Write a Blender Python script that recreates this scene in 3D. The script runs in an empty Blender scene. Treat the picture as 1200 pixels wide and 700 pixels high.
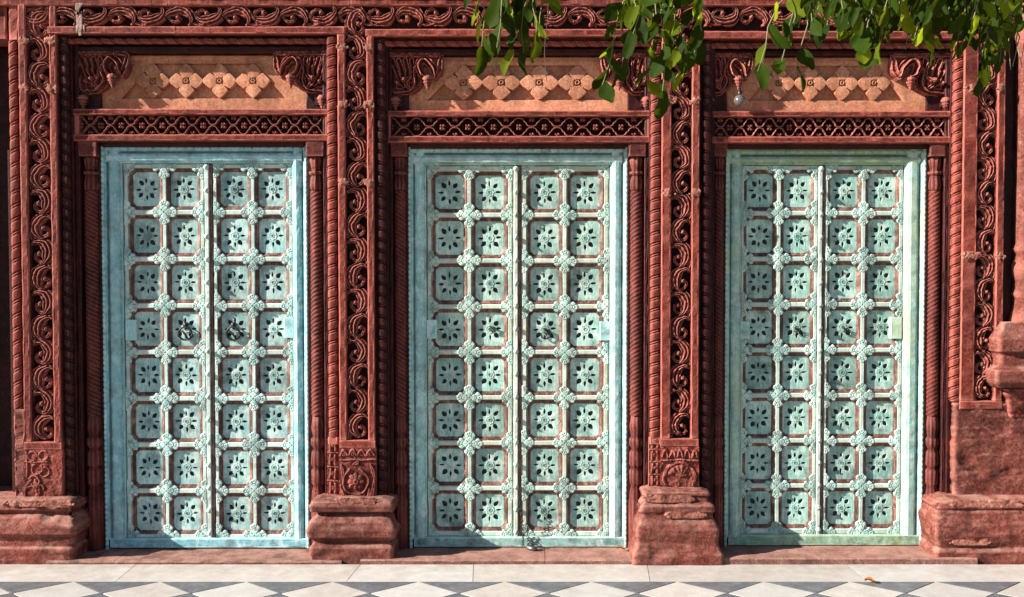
import bpy, math, random
import numpy as np
from mathutils import noise, Vector
R = math.radians
random.seed(7)
scn = bpy.context.scene
COL = scn.collection
# ------------------------------------------------------------------ camera
F, VPX, TILT, CD = 1070.0, 625.0, R(1.5), 5.0
CH = 1.0
def ray(px, py):
    xc = (px-VPX)/F; yc = -(py-350)/F
    return xc, math.cos(TILT)+yc*math.sin(TILT), -math.sin(TILT)+yc*math.cos(TILT)
def P(px, py, y):
    dx, dy, dz = ray(px, py); t = (y+CD)/dy
    return dx*t, CH+dz*t
CH = CH-P(600, 660, -.1)[1]
def X(px, y=0., py=400): return P(px, py, y)[0]
def Z(py, y=0.): return P(VPX, py, y)[1]
cam_d = bpy.data.cameras.new('camera'); cam = bpy.data.objects.new('camera', cam_d); COL.objects.link(cam)
cam.location = (0, -CD, CH); cam.rotation_euler = (R(90)-TILT, 0, 0)
cam_d.lens = 36*F/1200; cam_d.shift_x = -(VPX-600)/1200; cam_d.clip_end = 500; cam_d.clip_start = .05
scn.camera = cam
# ------------------------------------------------------------------ sky, sun, exposure
SD = Vector((3.36, 1.0, -1.75)).normalized()          # direction the sunlight travels
w = bpy.data.worlds.new("World"); scn.world = w; w.use_nodes = True
nt = w.node_tree; bg = nt.nodes['Background']; sk = nt.nodes.new('ShaderNodeTexSky')
sk.sky_type = 'NISHITA'; sk.sun_disc = False; sk.dust_density = .2; sk.air_density = .8
sk.sun_elevation = math.asin(-SD.z); sk.sun_rotation = math.atan2(-SD.x, -SD.y)
nt.links.new(sk.outputs[0], bg.inputs[0]); bg.inputs[1].default_value = .05
sl = bpy.data.lights.new('sun', 'SUN'); sl.energy = 5.0; sl.angle = R(.5); sl.color = (1, .93, .84)
so = bpy.data.objects.new('sun', sl); COL.objects.link(so); so.location = (-6, -3, 6)
so.rotation_euler = SD.to_track_quat('-Z', 'Y').to_euler()
scn.view_settings.view_transform = 'Standard'; scn.view_settings.look = 'None'
scn.view_settings.gamma = 1; scn.view_settings.use_curve_mapping = False
scn.view_settings.exposure = 1.65
# ------------------------------------------------------------------ materials
def nmat(name):
    m = bpy.data.materials.new(name); m.use_nodes = True
    n = m.node_tree.nodes; b = n['Principled BSDF']
    return m, n, m.node_tree.links, b
def ramp(n, stops):
    r = n.new('ShaderNodeValToRGB'); e = r.color_ramp.elements
    while len(e) < len(stops): e.new(.5)
    for i, (p, c) in enumerate(stops):
        e[i].position = p
        e[i].color = (c, c, c, 1) if not isinstance(c, (tuple, list)) else (*c, 1)
    return r
def nz(n, l, co, scale, det=5, rough=.6, sc=(1, 1, 1), off=(0, 0, 0)):
    mp = n.new('ShaderNodeMapping'); l.new(co, mp.inputs[0]); mp.inputs['Scale'].default_value = sc
    mp.inputs['Location'].default_value = off
    t = n.new('ShaderNodeTexNoise'); t.inputs['Scale'].default_value = scale
    t.inputs['Detail'].default_value = det; t.inputs['Roughness'].default_value = rough
    l.new(mp.outputs[0], t.inputs['Vector']); return t.outputs[0]
def mix(n, l, f, a, b, mode='MIX'):
    m = n.new('ShaderNodeMix'); m.data_type = 'RGBA'; m.blend_type = mode
    for s, v in ((0, f), (6, a), (7, b)):
        if hasattr(v, 'links') or hasattr(v, 'is_linked'): l.new(v, m.inputs[s])
        elif isinstance(v, (tuple, list)): m.inputs[s].default_value = (*v, 1)
        else: m.inputs[s].default_value = v
    return m.outputs[2]
def bump(n, l, b, h, strength, dist, prev=None):
    k = n.new('ShaderNodeBump'); k.inputs['Strength'].default_value = strength
    k.inputs['Distance'].default_value = dist; l.new(h, k.inputs['Height'])
    if prev: l.new(prev, k.inputs['Normal'])
    l.new(k.outputs[0], b.inputs['Normal']); return k.outputs[0]
def stone(name, base, dark, light, lime=.5, rough=.75, grain=.5, edge=.55, sc=(1, 1, 1), dirt=.7):
    mo = .2 if 'marble' in name else .75 if 'buff' in name else 1.
    m, n, l, b = nmat(name)
    co = n.new('ShaderNodeNewGeometry')
    pos = co.outputs['Position']
    a = nz(n, l, pos, 3.2, 6, .65, sc)
    c = mix(n, l, ramp_out(n, l, a, [(.40, 0.), (.58, 1.)]), dark, base)
    a2 = nz(n, l, pos, 17, 5, .7, sc, (3, 1, 7))
    c = mix(n, l, ramp_out(n, l, a2, [(.46, 0.), (.70, .85)]), c, light)
    am = nz(n, l, pos, 7, 7, .72, (1, 1, .45), (8, 4, 1))
    c = mix(n, l, ramp_out(n, l, am, [(.36, .75*mo), (.50, 0.)]), c, tuple(x*.45 for x in dark))
    a3 = nz(n, l, pos, 90, 4, .7, sc, (5, 5, 5))
    c = mix(n, l, ramp_out(n, l, a3, [(.36, .8*mo), (.58, 0.)]), c, tuple(x*.35 for x in dark))
    a6 = nz(n, l, pos, 140, 3, .7, sc, (2, 5, 9))
    c = mix(n, l, ramp_out(n, l, a6, [(.55, 0.), (.75, .55)]), c, light)
    # worn pale arrises and dirt left in the hollows
    oi = n.new('ShaderNodeObjectInfo')
    vr = ramp_out(n, l, oi.outputs['Random'], [(0., .74), (1., 1.22)]) if 'marble' not in name else ramp_out(n, l, oi.outputs['Random'], [(0., .90), (1., 1.06)])
    c = mix(n, l, 1., c, vr, 'MULTIPLY')
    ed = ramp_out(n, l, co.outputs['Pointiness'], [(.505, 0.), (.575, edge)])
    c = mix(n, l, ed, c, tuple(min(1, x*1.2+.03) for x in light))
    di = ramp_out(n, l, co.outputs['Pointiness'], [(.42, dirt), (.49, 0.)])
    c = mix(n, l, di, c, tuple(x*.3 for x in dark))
    rs_ = nz(n, l, pos, 11, 6, .7, (1, 1, .16), (4, 4, 2))
    c = mix(n, l, ramp_out(n, l, rs_, [(.54, 0.), (.68, .6*mo)]), c, tuple(x*.4 for x in dark))
    if 'weathered' in name or 'marble' in name or 'step' in name:
        sx = n.new('ShaderNodeSeparateXYZ'); du = nz(n, l, pos, 9, 7, .75, (1, 1, 1), (2, 9, 9))
        if 'marble' in name:
            l.new(pos, sx.inputs[0]); mr = n.new('ShaderNodeMapRange'); l.new(sx.outputs[1], mr.inputs[0])
            mr.inputs[1].default_value = -.36; mr.inputs[2].default_value = -.10; mr.inputs[3].default_value = .25; mr.inputs[4].default_value = 1
            f2 = ramp_out(n, l, du, [(.42, 0.), (.62, .55)]); dc = (.24, .16, .12)
        else:
            l.new(co.outputs['Normal'], sx.inputs[0]); mr = n.new('ShaderNodeMapRange'); l.new(sx.outputs[2], mr.inputs[0])
            mr.inputs[1].default_value = .25; mr.inputs[2].default_value = .8; mr.inputs[3].default_value = .12; mr.inputs[4].default_value = 1
            f2 = ramp_out(n, l, du, [(.40, 0.), (.60, .7)]); dc = (.36, .20, .155)
        mm_ = n.new('ShaderNodeMath'); mm_.operation = 'MULTIPLY'; l.new(mr.outputs[0], mm_.inputs[0]); l.new(f2, mm_.inputs[1])
        c = mix(n, l, mm_.outputs[0], c, dc)
    if 'sandstone' in name and 'buff' not in name and 'oxblood' not in name and 'recessed' not in name:
        fd = nz(n, l, pos, 4.3, 8, .74, (1, 1, .6), (12, 3, 5))
        c = mix(n, l, ramp_out(n, l, fd, [(.54, 0.), (.68, .32)]), c, (.26, .10, .072))
    # specks of old lime
    a4 = nz(n, l, pos, 38, 6, .75, (1, 1, .8), (9, 2, 4))
    c = mix(n, l, ramp_out(n, l, a4, [(.66, 0.), (.72, lime)]), c, (.42, .27, .22))
    l.new(c, b.inputs['Base Color']); b.inputs['Roughness'].default_value = rough
    b.inputs['Specular IOR Level'].default_value = .12
    p = bump(n, l, b, a3, grain, .004)
    a5 = nz(n, l, pos, 320, 3, .6, sc)
    bump(n, l, b, a5, grain*.8, .0015, p)
    return m
def ramp_out(n, l, v, stops):
    r = ramp(n, stops); l.new(v, r.inputs[0]); return r.outputs[0]
def paint(name, base, shade, pale, under=(.12, .07, .05), wear=.5, rough=.55, axis='z', grime=(.05, .07, .06), moss=None, edge=.6):
    m, n, l, b = nmat(name)
    co = n.new('ShaderNodeNewGeometry'); pos = co.outputs['Position']
    sc = (1, 1, .12) if axis == 'z' else (.12, 1, 1)
    a = nz(n, l, pos, 5, 5, .6)
    c = mix(n, l, ramp_out(n, l, a, [(.35, 0.), (.65, 1.)]), shade, base)
    g = nz(n, l, pos, 110, 4, .65, sc)
    c = mix(n, l, ramp_out(n, l, g, [(.48, 0.), (.72, .75)]), c, pale)
    g2 = nz(n, l, pos, 160, 5, .7, sc, (3, 3, 3))
    c = mix(n, l, ramp_out(n, l, g2, [(.58, 0.), (.66, wear)]), c, under)
    s = nz(n, l, pos, 34, 8, .78, (1, 1, .8), (1, 8, 3))
    c = mix(n, l, ramp_out(n, l, s, [(.53, 0.), (.59, wear)]), c, under)
    s4 = nz(n, l, pos, 22, 7, .75, (1, 1, .7), (6, 1, 9))
    c = mix(n, l, ramp_out(n, l, s4, [(.50, 0.), (.60, .65)]), c, pale)
    oi = n.new('ShaderNodeObjectInfo')
    c = mix(n, l, 1., c, ramp_out(n, l, oi.outputs['Random'], [(0., .80), (1., 1.14)]), 'MULTIPLY')
    s2 = nz(n, l, pos, 9, 6, .7, (1, 1, 1), (7, 8, 3))
    c = mix(n, l, ramp_out(n, l, s2, [(.48, 0.), (.70, .75)]), c, grime)
    if moss:
        s3 = nz(n, l, pos, 6, 5, .7, (1, 1, .5), (2, 5, 1))
        c = mix(n, l, ramp_out(n, l, s3, [(.48, 0.), (.62, .55)]), c, moss)
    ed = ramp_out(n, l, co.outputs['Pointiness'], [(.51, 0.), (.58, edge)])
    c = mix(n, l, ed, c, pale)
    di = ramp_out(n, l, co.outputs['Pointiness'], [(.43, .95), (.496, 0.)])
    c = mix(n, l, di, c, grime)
    l.new(c, b.inputs['Base Color']); b.inputs['Roughness'].default_value = rough
    b.inputs['Specular IOR Level'].default_value = .2
    p = bump(n, l, b, g, .35, .002); bump(n, l, b, s, .35, .003, p)
    return m
def plain(name, col, rough=.6, metal=0., var=.25):
    m, n, l, b = nmat(name)
    co = n.new('ShaderNodeNewGeometry'); a = nz(n, l, co.outputs['Position'], 45, 5, .7)
    c = mix(n, l, ramp_out(n, l, a, [(.3, 0.), (.7, 1.)]), tuple(x*(1-var) for x in col), tuple(min(1, x*(1+var)) for x in col))
    l.new(c, b.inputs['Base Color']); b.inputs['Roughness'].default_value = rough; b.inputs['Metallic'].default_value = metal
    bump(n, l, b, a, .3, .002); return m
M = {}
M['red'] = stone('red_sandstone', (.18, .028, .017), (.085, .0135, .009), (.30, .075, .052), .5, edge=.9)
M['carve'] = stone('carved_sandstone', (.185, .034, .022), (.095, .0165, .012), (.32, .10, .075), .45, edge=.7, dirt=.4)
M['jamb'] = stone('oxblood_washed_sandstone', (.045, .0075, .007), (.020, .004, .004), (.09, .019, .016), .1, rough=.5, edge=.2)  # jamb shade is put into this stone's dark red colour
M['ground'] = stone('recessed_sandstone', (.03, .007, .006), (.015, .004, .004), (.05, .014, .012), .1, edge=0.)  # red stone made near-black, recess shade built into the colour
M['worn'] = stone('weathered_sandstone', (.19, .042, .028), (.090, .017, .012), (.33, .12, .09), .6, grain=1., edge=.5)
M['orange'] = stone('buff_sandstone', (.55, .235, .135), (.44, .175, .095), (.60, .31, .20), .2, edge=0., grain=.35)
M['step'] = stone('pink_step_stone', (.20, .09, .072), (.15, .062, .05), (.28, .155, .125), .4, grain=.5, edge=.2)
M['lime'] = stone('lime_mortar', (.34, .125, .088), (.25, .08, .055), (.42, .20, .15), .4, grain=.8, edge=.2, dirt=.2)
M['limewhite'] = stone('white_lime_drip', (.42, .31, .28), (.33, .19, .16), (.50, .42, .39), .8, grain=.8, edge=.1, dirt=.2)
M['marble'] = stone('cream_marble', (.40, .375, .345), (.36, .33, .30), (.45, .43, .405), .1, rough=.45, grain=.08, edge=.05, dirt=.1)
M['marble2'] = stone('white_marble', (.42, .405, .385), (.38, .365, .34), (.47, .46, .445), .1, rough=.4, grain=.08, edge=.05, dirt=.1)
M['slate'] = stone('grey_marble', (.068, .074, .086), (.045, .05, .06), (.15, .16, .175), .25, rough=.45, grain=.1, edge=.2, dirt=.1)
M['earth'] = plain('dusty_joint', (.22, .17, .13), .9)
M['dark'] = plain('dark_hollow', (.014, .021, .026), .9)  # darkness inside holes and openings is put into this colour
M['iron'] = plain('black_iron', (.03, .028, .026), .45, .8)
M['steel'] = plain('worn_steel', (.13, .135, .14), .45, .85)
M['dry'] = plain('dry_leaf', (.42, .13, .02), .7)
M['debris'] = plain('debris', (.35, .2, .12), .8)
M['twig'] = plain('twig_bark', (.16, .13, .07), .8)
M['vine'] = plain('dry_tendril', (.42, .34, .24), .8)
PAL = [
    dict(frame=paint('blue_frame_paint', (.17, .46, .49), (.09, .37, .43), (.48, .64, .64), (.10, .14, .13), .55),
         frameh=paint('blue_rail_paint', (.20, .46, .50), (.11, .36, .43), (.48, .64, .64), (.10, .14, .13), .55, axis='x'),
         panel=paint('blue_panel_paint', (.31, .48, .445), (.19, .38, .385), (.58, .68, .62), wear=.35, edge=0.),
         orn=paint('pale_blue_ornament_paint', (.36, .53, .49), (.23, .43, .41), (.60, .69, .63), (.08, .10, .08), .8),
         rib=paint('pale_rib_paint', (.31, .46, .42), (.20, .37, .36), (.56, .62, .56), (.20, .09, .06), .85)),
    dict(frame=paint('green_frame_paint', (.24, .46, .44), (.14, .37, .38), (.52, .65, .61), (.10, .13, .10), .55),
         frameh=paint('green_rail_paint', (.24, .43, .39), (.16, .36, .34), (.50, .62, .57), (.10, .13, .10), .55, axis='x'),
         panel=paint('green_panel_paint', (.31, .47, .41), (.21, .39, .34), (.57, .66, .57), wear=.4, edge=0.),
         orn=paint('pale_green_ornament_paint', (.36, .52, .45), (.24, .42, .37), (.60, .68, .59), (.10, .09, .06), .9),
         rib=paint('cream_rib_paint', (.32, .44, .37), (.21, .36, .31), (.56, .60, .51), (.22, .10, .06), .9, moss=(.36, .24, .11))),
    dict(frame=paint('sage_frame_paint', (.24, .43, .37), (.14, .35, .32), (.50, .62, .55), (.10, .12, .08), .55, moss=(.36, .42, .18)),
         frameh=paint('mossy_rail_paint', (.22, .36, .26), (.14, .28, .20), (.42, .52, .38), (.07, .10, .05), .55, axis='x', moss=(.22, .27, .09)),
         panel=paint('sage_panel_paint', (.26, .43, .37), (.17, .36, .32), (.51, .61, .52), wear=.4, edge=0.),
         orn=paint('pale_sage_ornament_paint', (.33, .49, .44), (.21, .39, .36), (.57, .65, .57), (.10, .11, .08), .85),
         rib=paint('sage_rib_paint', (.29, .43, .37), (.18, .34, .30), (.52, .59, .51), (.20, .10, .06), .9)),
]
M['bevel'] = paint('shadowed_red_brown_moulding_paint', (.13, .045, .032), (.045, .017, .013), (.30, .19, .15), (.03, .018, .014), .8, grime=(.05, .02, .015))  # red-brown paint, darkened so shadow on the slopes sits in its colour
def leafmat():
    m, n, l, b = nmat('green_leaf')
    oi = n.new('ShaderNodeObjectInfo')
    c = n.new('ShaderNodeValToRGB'); l.new(oi.outputs['Random'], c.inputs[0])
    e = c.color_ramp.elements; e[0].position = 0; e[0].color = (.008, .017, .0015, 1); e[1].position = 1; e[1].color = (.13, .17, .010, 1)
    x = e.new(.72); x.color = (.018, .036, .003, 1)
    l.new(c.outputs[0], b.inputs['Base Color']); b.inputs['Roughness'].default_value = .6; b.inputs['Specular IOR Level'].default_value = .04
    t = n.new('ShaderNodeBsdfTranslucent'); tc = mix(n, l, .5, c.outputs[0], (.45, .55, .02)); l.new(tc, t.inputs[0])
    mx = n.new('ShaderNodeMixShader'); l.new(ramp_out(n, l, oi.outputs['Random'], [(.45, .10), (.95, .62)]), mx.inputs[0])
    l.new(b.outputs[0], mx.inputs[1]); l.new(t.outputs[0], mx.inputs[2]); l.new(mx.outputs[0], n['Material Output'].inputs[0])
    g = n.new('ShaderNodeNewGeometry'); a = nz(n, l, g.outputs['Position'], 90, 4, .6); bump(n, l, b, a, .3, .003)
    return m
M['leaf'] = leafmat()
# ------------------------------------------------------------------ builders
def wloc(o): return o.location.copy() if o.parent is None else o.location + wloc(o.parent)
def link(name, me, parent=None, loc=(0, 0, 0), rot=None, scale=None):
    o = bpy.data.objects.new(name, me); COL.objects.link(o)
    L = Vector(loc)
    if parent is not None: o.parent = parent; L = L-wloc(parent)
    o.location = L
    if rot: o.rotation_euler = rot
    if scale: o.scale = scale
    return o
def thing(name, label, cat, loc=(0, 0, 0), group=None):
    o = bpy.data.objects.new(name, None); COL.objects.link(o); o.location = loc; o.empty_display_size = .1
    o['label'] = label; o['category'] = cat; o['kind'] = 'thing'
    if group: o['group'] = group
    return o
def tag(o, label, cat, group=None):
    o['label'] = label; o['category'] = cat; o['kind'] = 'thing'
    if group: o['group'] = group
    return o
def mesh(name, V, Fc, mats, smooth=False, fm=None):
    me = bpy.data.meshes.new(name)
    me.from_pydata([tuple(v) for v in V] if not isinstance(V, list) else V, [], Fc if isinstance(Fc, list) else Fc.tolist())
    for m in (mats if isinstance(mats, (list, tuple)) else [mats]): me.materials.append(m)
    if smooth: me.polygons.foreach_set('use_smooth', [True]*len(me.polygons))
    if fm is not None: me.polygons.foreach_set('material_index', fm)
    me.update(); return me
def sweep(prof, axis, a0, a1, mat, step=.03, amp=.0012, smooth=False, seed=0., low=0.):
    """closed profile (x,y) along z, or (y,z) along x; corners jittered so arrises look hand cut"""
    if sum(p[0]*q[1]-q[0]*p[1] for p, q in zip(prof, prof[1:]+prof[:1])) < 0: prof = prof[::-1]
    n = max(2, int(abs(a1-a0)/step)+1); k = len(prof); V = []; Fc = []
    cx = sum(p[0] for p in prof)/k; cy = sum(p[1] for p in prof)/k
    for i in range(n):
        t = a0+(a1-a0)*i/(n-1)
        for j, (u, v) in enumerate(prof):
            q = Vector((t*14+seed*7.3, j*3.17+seed, u*9+v*5))
            e = amp*(noise.noise(q)+.7*noise.noise(q*3.1))
            big = low*max(0, noise.noise(Vector((t*5+seed, seed*2, j*.4)))-.15)*3
            r = math.hypot(u-cx, v-cy) or 1
            uu = u+(u-cx)/r*e*1.5-(u-cx)*big; vv = v+(v-cy)/r*e*1.5-(v-cy)*big
            V.append((uu, vv, t) if axis == 'z' else (t, uu, vv))
    for i in range(n-1):
        for j in range(k):
            a = i*k+j; b = i*k+(j+1) % k; Fc.append((a, b, b+k, a+k) if axis == 'z' else (a, b, b+k, a+k))
    Fc.append(tuple(range(k))[::-1]); Fc.append(tuple(range((n-1)*k, n*k)))
    return mesh('m', V, Fc, mat, smooth)
def rect(u0, u1, v0, v1, b=.004):
    g = min(.011, (u1-u0)*.3); q = min(.011, (v1-v0)*.3)
    b = min(b, g*.6, q*.6)
    return [(u0+b, v0), (u0+g, v0), (u1-g, v0), (u1-b, v0), (u1, v0+b), (u1, v0+q), (u1, v1-q), (u1, v1-b), (u1-b, v1), (u0+b, v1), (u0, v1-b), (u0, v1-q), (u0, v0+q), (u0, v0+b)]
def barz(name, parent, x0, x1, y0, y1, z0, z1, mat, b=.004, amp=.0012, **k):
    return link(name, sweep(rect(x0, x1, y0, y1, b), 'z', z0, z1, mat, amp=amp, seed=x0*3+z0, **k), parent)
def barx(name, parent, x0, x1, y0, y1, z0, z1, mat, b=.004, amp=.0012, **k):
    return link(name, sweep(rect(y0, y1, z0, z1, b), 'x', x0, x1, mat, amp=amp, seed=x0*2+z0, **k), parent)
def boxm(x0, x1, y0, y1, z0, z1, mat):
    V = [(x, y, z) for x in (x0, x1) for y in (y0, y1) for z in (z0, z1)]
    return mesh('m', V, [(0, 1, 3, 2), (4, 6, 7, 5), (0, 4, 5, 1), (2, 3, 7, 6), (0, 2, 6, 4), (1, 5, 7, 3)], mat)
def rope(axis, c, y, a0, a1, R0, pitch, mat, seg=18, step=.0032, hand=1, strand=1, twin=True, depth=.30, flat=1.0):
    """round moulding carved as a twisted rope; deep slanting grooves with a thin fillet between"""
    n = max(3, int((a1-a0)/step)); V = []; Fc = []
    for i in range(n+1):
        t = a0+(a1-a0)*i/n
        for j in range(seg+1):
            th = math.pi*(-.62+1.24*j/seg)
            ph = (hand*t/pitch+th/math.pi*.62*strand) % 1.0
            if twin:
                g = 0
                for c0, wd, dp in ((.07, .085, 1.), (.27, .065, .85)):
                    d = min(abs(ph-c0), 1-abs(ph-c0))/wd; g = max(g, dp*max(0, 1-d*d))
                body = .05*math.sin(math.pi*min(1, max(0, (ph-.3)/.7)))
                r = R0*(.93-depth*g+body)
            else:
                r = R0*(1-depth*(1-abs(math.sin(math.pi*ph)))**1.5)
            r *= 1+.03*noise.noise(Vector((t*22, th*2, c*9)))
            sn, cs = math.sin(th), math.cos(th)
            if twin: e_ = (abs(sn)**2.8+abs(cs)**2.8)**(-1/2.8); sn *= e_*.97; cs *= e_*.97
            u = c+r*sn; v = y-r*cs*flat
            V.append((u, v, t) if axis == 'z' else (t, v, u))
    k = seg+1
    for i in range(n):
        for j in range(seg):
            a = i*k+j; Fc.append((a, a+1, a+1+k, a+k) if axis == 'z' else (a, a+k, a+1+k, a+1))
    return mesh('rope', V, Fc, mat, True)
def lathe(prof, mat, seg=24, flute=0, fd=.0, cx=0, cy=0, cz=0, smooth=True, amp=0.):
    V = []; Fc = []
    for i, (r, z) in enumerate(prof):
        for j in range(seg):
            th = 2*math.pi*j/seg
            rr = r*(1-fd*abs(math.sin(flute*th/2))) if flute else r
            if amp: rr *= 1+amp*noise.noise(Vector((th*2, z*30, cx*7)))
            V.append((cx+rr*math.cos(th), cy+rr*math.sin(th), cz+z))
    for i in range(len(prof)-1):
        for j in range(seg):
            a = i*seg+j; b = i*seg+(j+1) % seg; Fc.append((a, b, b+seg, a+seg))
    Fc.append(tuple(range(seg))[::-1]); Fc.append(tuple(range((len(prof)-1)*seg, len(prof)*seg)))
    return mesh('lathe', V, Fc, mat, smooth)
def tube(pts, rad, mat, seg=6, name='tube'):
    V = []; Fc = []; n = len(pts)
    for i, p in enumerate(pts):
        p = Vector(p); d = (Vector(pts[min(i+1, n-1)])-Vector(pts[max(i-1, 0)])).normalized()
        u = d.orthogonal().normalized() if i == 0 else (u-d*u.dot(d)).normalized()
        v = d.cross(u); r = rad[i] if isinstance(rad, (list, tuple)) else rad
        for j in range(seg):
            t = 2*math.pi*j/seg; V.append(tuple(p+u*math.cos(t)*r+v*math.sin(t)*r))
    for i in range(n-1):
        for j in range(seg):
            a = i*seg+j; b = i*seg+(j+1) % seg; Fc.append((a, b, b+seg, a+seg))
    return V, Fc
def fill_shape(outer, holes, ext, bev, mat):
    """flat board with real pierced holes: 2D curve, filled and extruded; lies in x,z facing -y"""
    cu = bpy.data.curves.new('c', 'CURVE'); cu.dimensions = '2D'; cu.fill_mode = 'BOTH'; cu.extrude = ext; cu.bevel_depth = bev; cu.bevel_resolution = 0
    for pl in [outer]+holes:
        s = cu.splines.new('POLY'); s.points.add(len(pl)-1); s.use_cyclic_u = True
        for i, (x, y) in enumerate(pl): s.points[i].co = (x, y, 0, 1)
    o = bpy.data.objects.new('c', cu); COL.objects.link(o)
    dg = bpy.context.evaluated_depsgraph_get(); dg.update()
    me = bpy.data.meshes.new_from_object(o.evaluated_get(dg))
    bpy.data.objects.remove(o); bpy.data.curves.remove(cu)
    V = [(v.co.x, -v.co.z, v.co.y) for v in me.vertices]; Fc = [tuple(p.vertices) for p in me.polygons]
    bpy.data.meshes.remove(me)
    return V, Fc
# ---- relief carving: strokes and bosses turned into a height grid, empty cells left out
def cat(pts, n=10):
    pts = [np.array(p, float) for p in pts]; out = []
    q = [2*pts[0]-pts[1]]+pts+[2*pts[-1]-pts[-2]]
    for i in range(1, len(q)-2):
        for k in range(n):
            t = k/n; a, b, c, d = q[i-1:i+3]
            out.append(.5*((2*b)+(-a+c)*t+(2*a-5*b+4*c-d)*t*t+(-a+3*b-3*c+d)*t**3))
    out.append(pts[-1]); return np.array(out)
class Relief:
    def __init__(s, w, h, step=.0025, seed=0):
        s.w, s.h = w, h; s.nx = int(w/step)+1; s.ny = int(h/step)+1
        s.x, s.z = np.meshgrid(np.linspace(0, w, s.nx), np.linspace(0, h, s.ny)); s.H = np.zeros_like(s.x)
        rs = np.random.RandomState(seed); s.rs = rs
        a = [rs.uniform(0, 6.28) for _ in range(6)]
        s.wx = s.x+.0018*np.sin(s.z*60+a[0])+.001*np.sin(s.x*150+a[1]); s.wz = s.z+.0018*np.sin(s.x*60+a[2])+.001*np.sin(s.z*140+a[3])
    def stroke(s, pts, wd, ht, ridges=0, ramp_=.25, flat=.5, tip=1.0, lob=0, nl=5):
        """pts (x,z,width) in metres"""
        q = cat(pts, 8); Pn = q[:, :2]; W = np.maximum(q[:, 2]*wd, .0008)
        if lob: W = W*(1-lob*(1-np.abs(np.sin(np.linspace(0, math.pi*nl, len(W))))**.6))
        best = np.full(s.x.shape, 9.); bs = np.zeros_like(s.x); bt = np.zeros_like(s.x)
        n = len(Pn)
        for i in range(n-1):
            a, b = Pn[i], Pn[i+1]; d = b-a; L = d.dot(d)+1e-12
            t = np.clip(((s.wx-a[0])*d[0]+(s.wz-a[1])*d[1])/L, 0, 1)
            ex = s.wx-(a[0]+t*d[0]); ez = s.wz-(a[1]+t*d[1]); w = W[i]+(W[i+1]-W[i])*t
            dist = np.hypot(ex, ez)/w; sg = np.sign(d[0]*ez-d[1]*ex)
            m = dist < best; best[m] = dist[m]; bs[m] = (dist*sg)[m]; bt[m] = (i+t[m])/(n-1)
        ins = best < 1
        h = flat+(1-flat)*np.sqrt(np.clip(1-best**2, 0, 1))
        if ridges: h = h*(1-ramp_*(.5-.5*np.cos((bs*.5+.5)*2*math.pi*ridges)))
        h = h*(1-(1-tip)*bt)
        s.H = np.where(ins, np.maximum(s.H, ht*h), s.H); return s
    def ball(s, cx, cz, r, ht, rz=None, petals=0, hole=0, flat=.35, rot=0.):
        dx = s.wx-cx; dz = (s.wz-cz)*(r/(rz or r)); rr = np.hypot(dx, dz); th = np.arctan2(dz, dx)+rot
        R_ = r*(1-.22*(1-np.abs(np.cos(petals*th/2)))) if petals else r
        d = rr/R_; h = flat+(1-flat)*np.sqrt(np.clip(1-d**2, 0, 1))
        if petals: h = h*(1-.35*np.exp(-((np.abs(np.cos(petals*th/2)))/.22)**2)*(d > .25))
        if hole: h = np.where(d < hole, h*.35, h)
        s.H = np.where(d < 1, np.maximum(s.H, ht*h), s.H); return s
    def box(s, x0, x1, z0, z1, ht):
        m = (s.x > x0) & (s.x < x1) & (s.z > z0) & (s.z < z1); s.H = np.where(m, np.maximum(s.H, ht), s.H); return s
    def erode(s, amt, scale=20., seed=0):
        k = s.rs.uniform(0, 99)
        N = np.array([[noise.fractal(Vector((x*scale+k, z*scale, k)), 1, 2, 4) for x in s.x[0]] for z in s.z[:, 0]])
        m = s.H > 0; s.H = np.where(m, np.maximum(s.H+amt*N, .0015), 0); return s
    def build(s, name, mat, keep=False):
        nx, ny = s.nx, s.ny
        V = np.stack([s.x, -s.H, s.z], -1).reshape(-1, 3)
        idx = np.arange(nx*ny).reshape(ny, nx)
        q = np.stack([idx[:-1, :-1], idx[:-1, 1:], idx[1:, 1:], idx[1:, :-1]], -1).reshape(-1, 4)
        if not keep:
            hh = s.H.reshape(-1)[q].max(1); q = q[hh > 1e-5]
        used = np.unique(q); mp = -np.ones(nx*ny, int); mp[used] = np.arange(len(used))
        return mesh(name, V[used].tolist(), mp[q].tolist(), mat, True)
def T(pts, w, h, flip=False, swap=False):
    out = []
    for p in pts:
        x, z = p[0], p[1]
        if flip: x = 1-x
        if swap: x, z = z, x
        out.append((x*w, z*h, p[2]))
    return out
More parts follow.
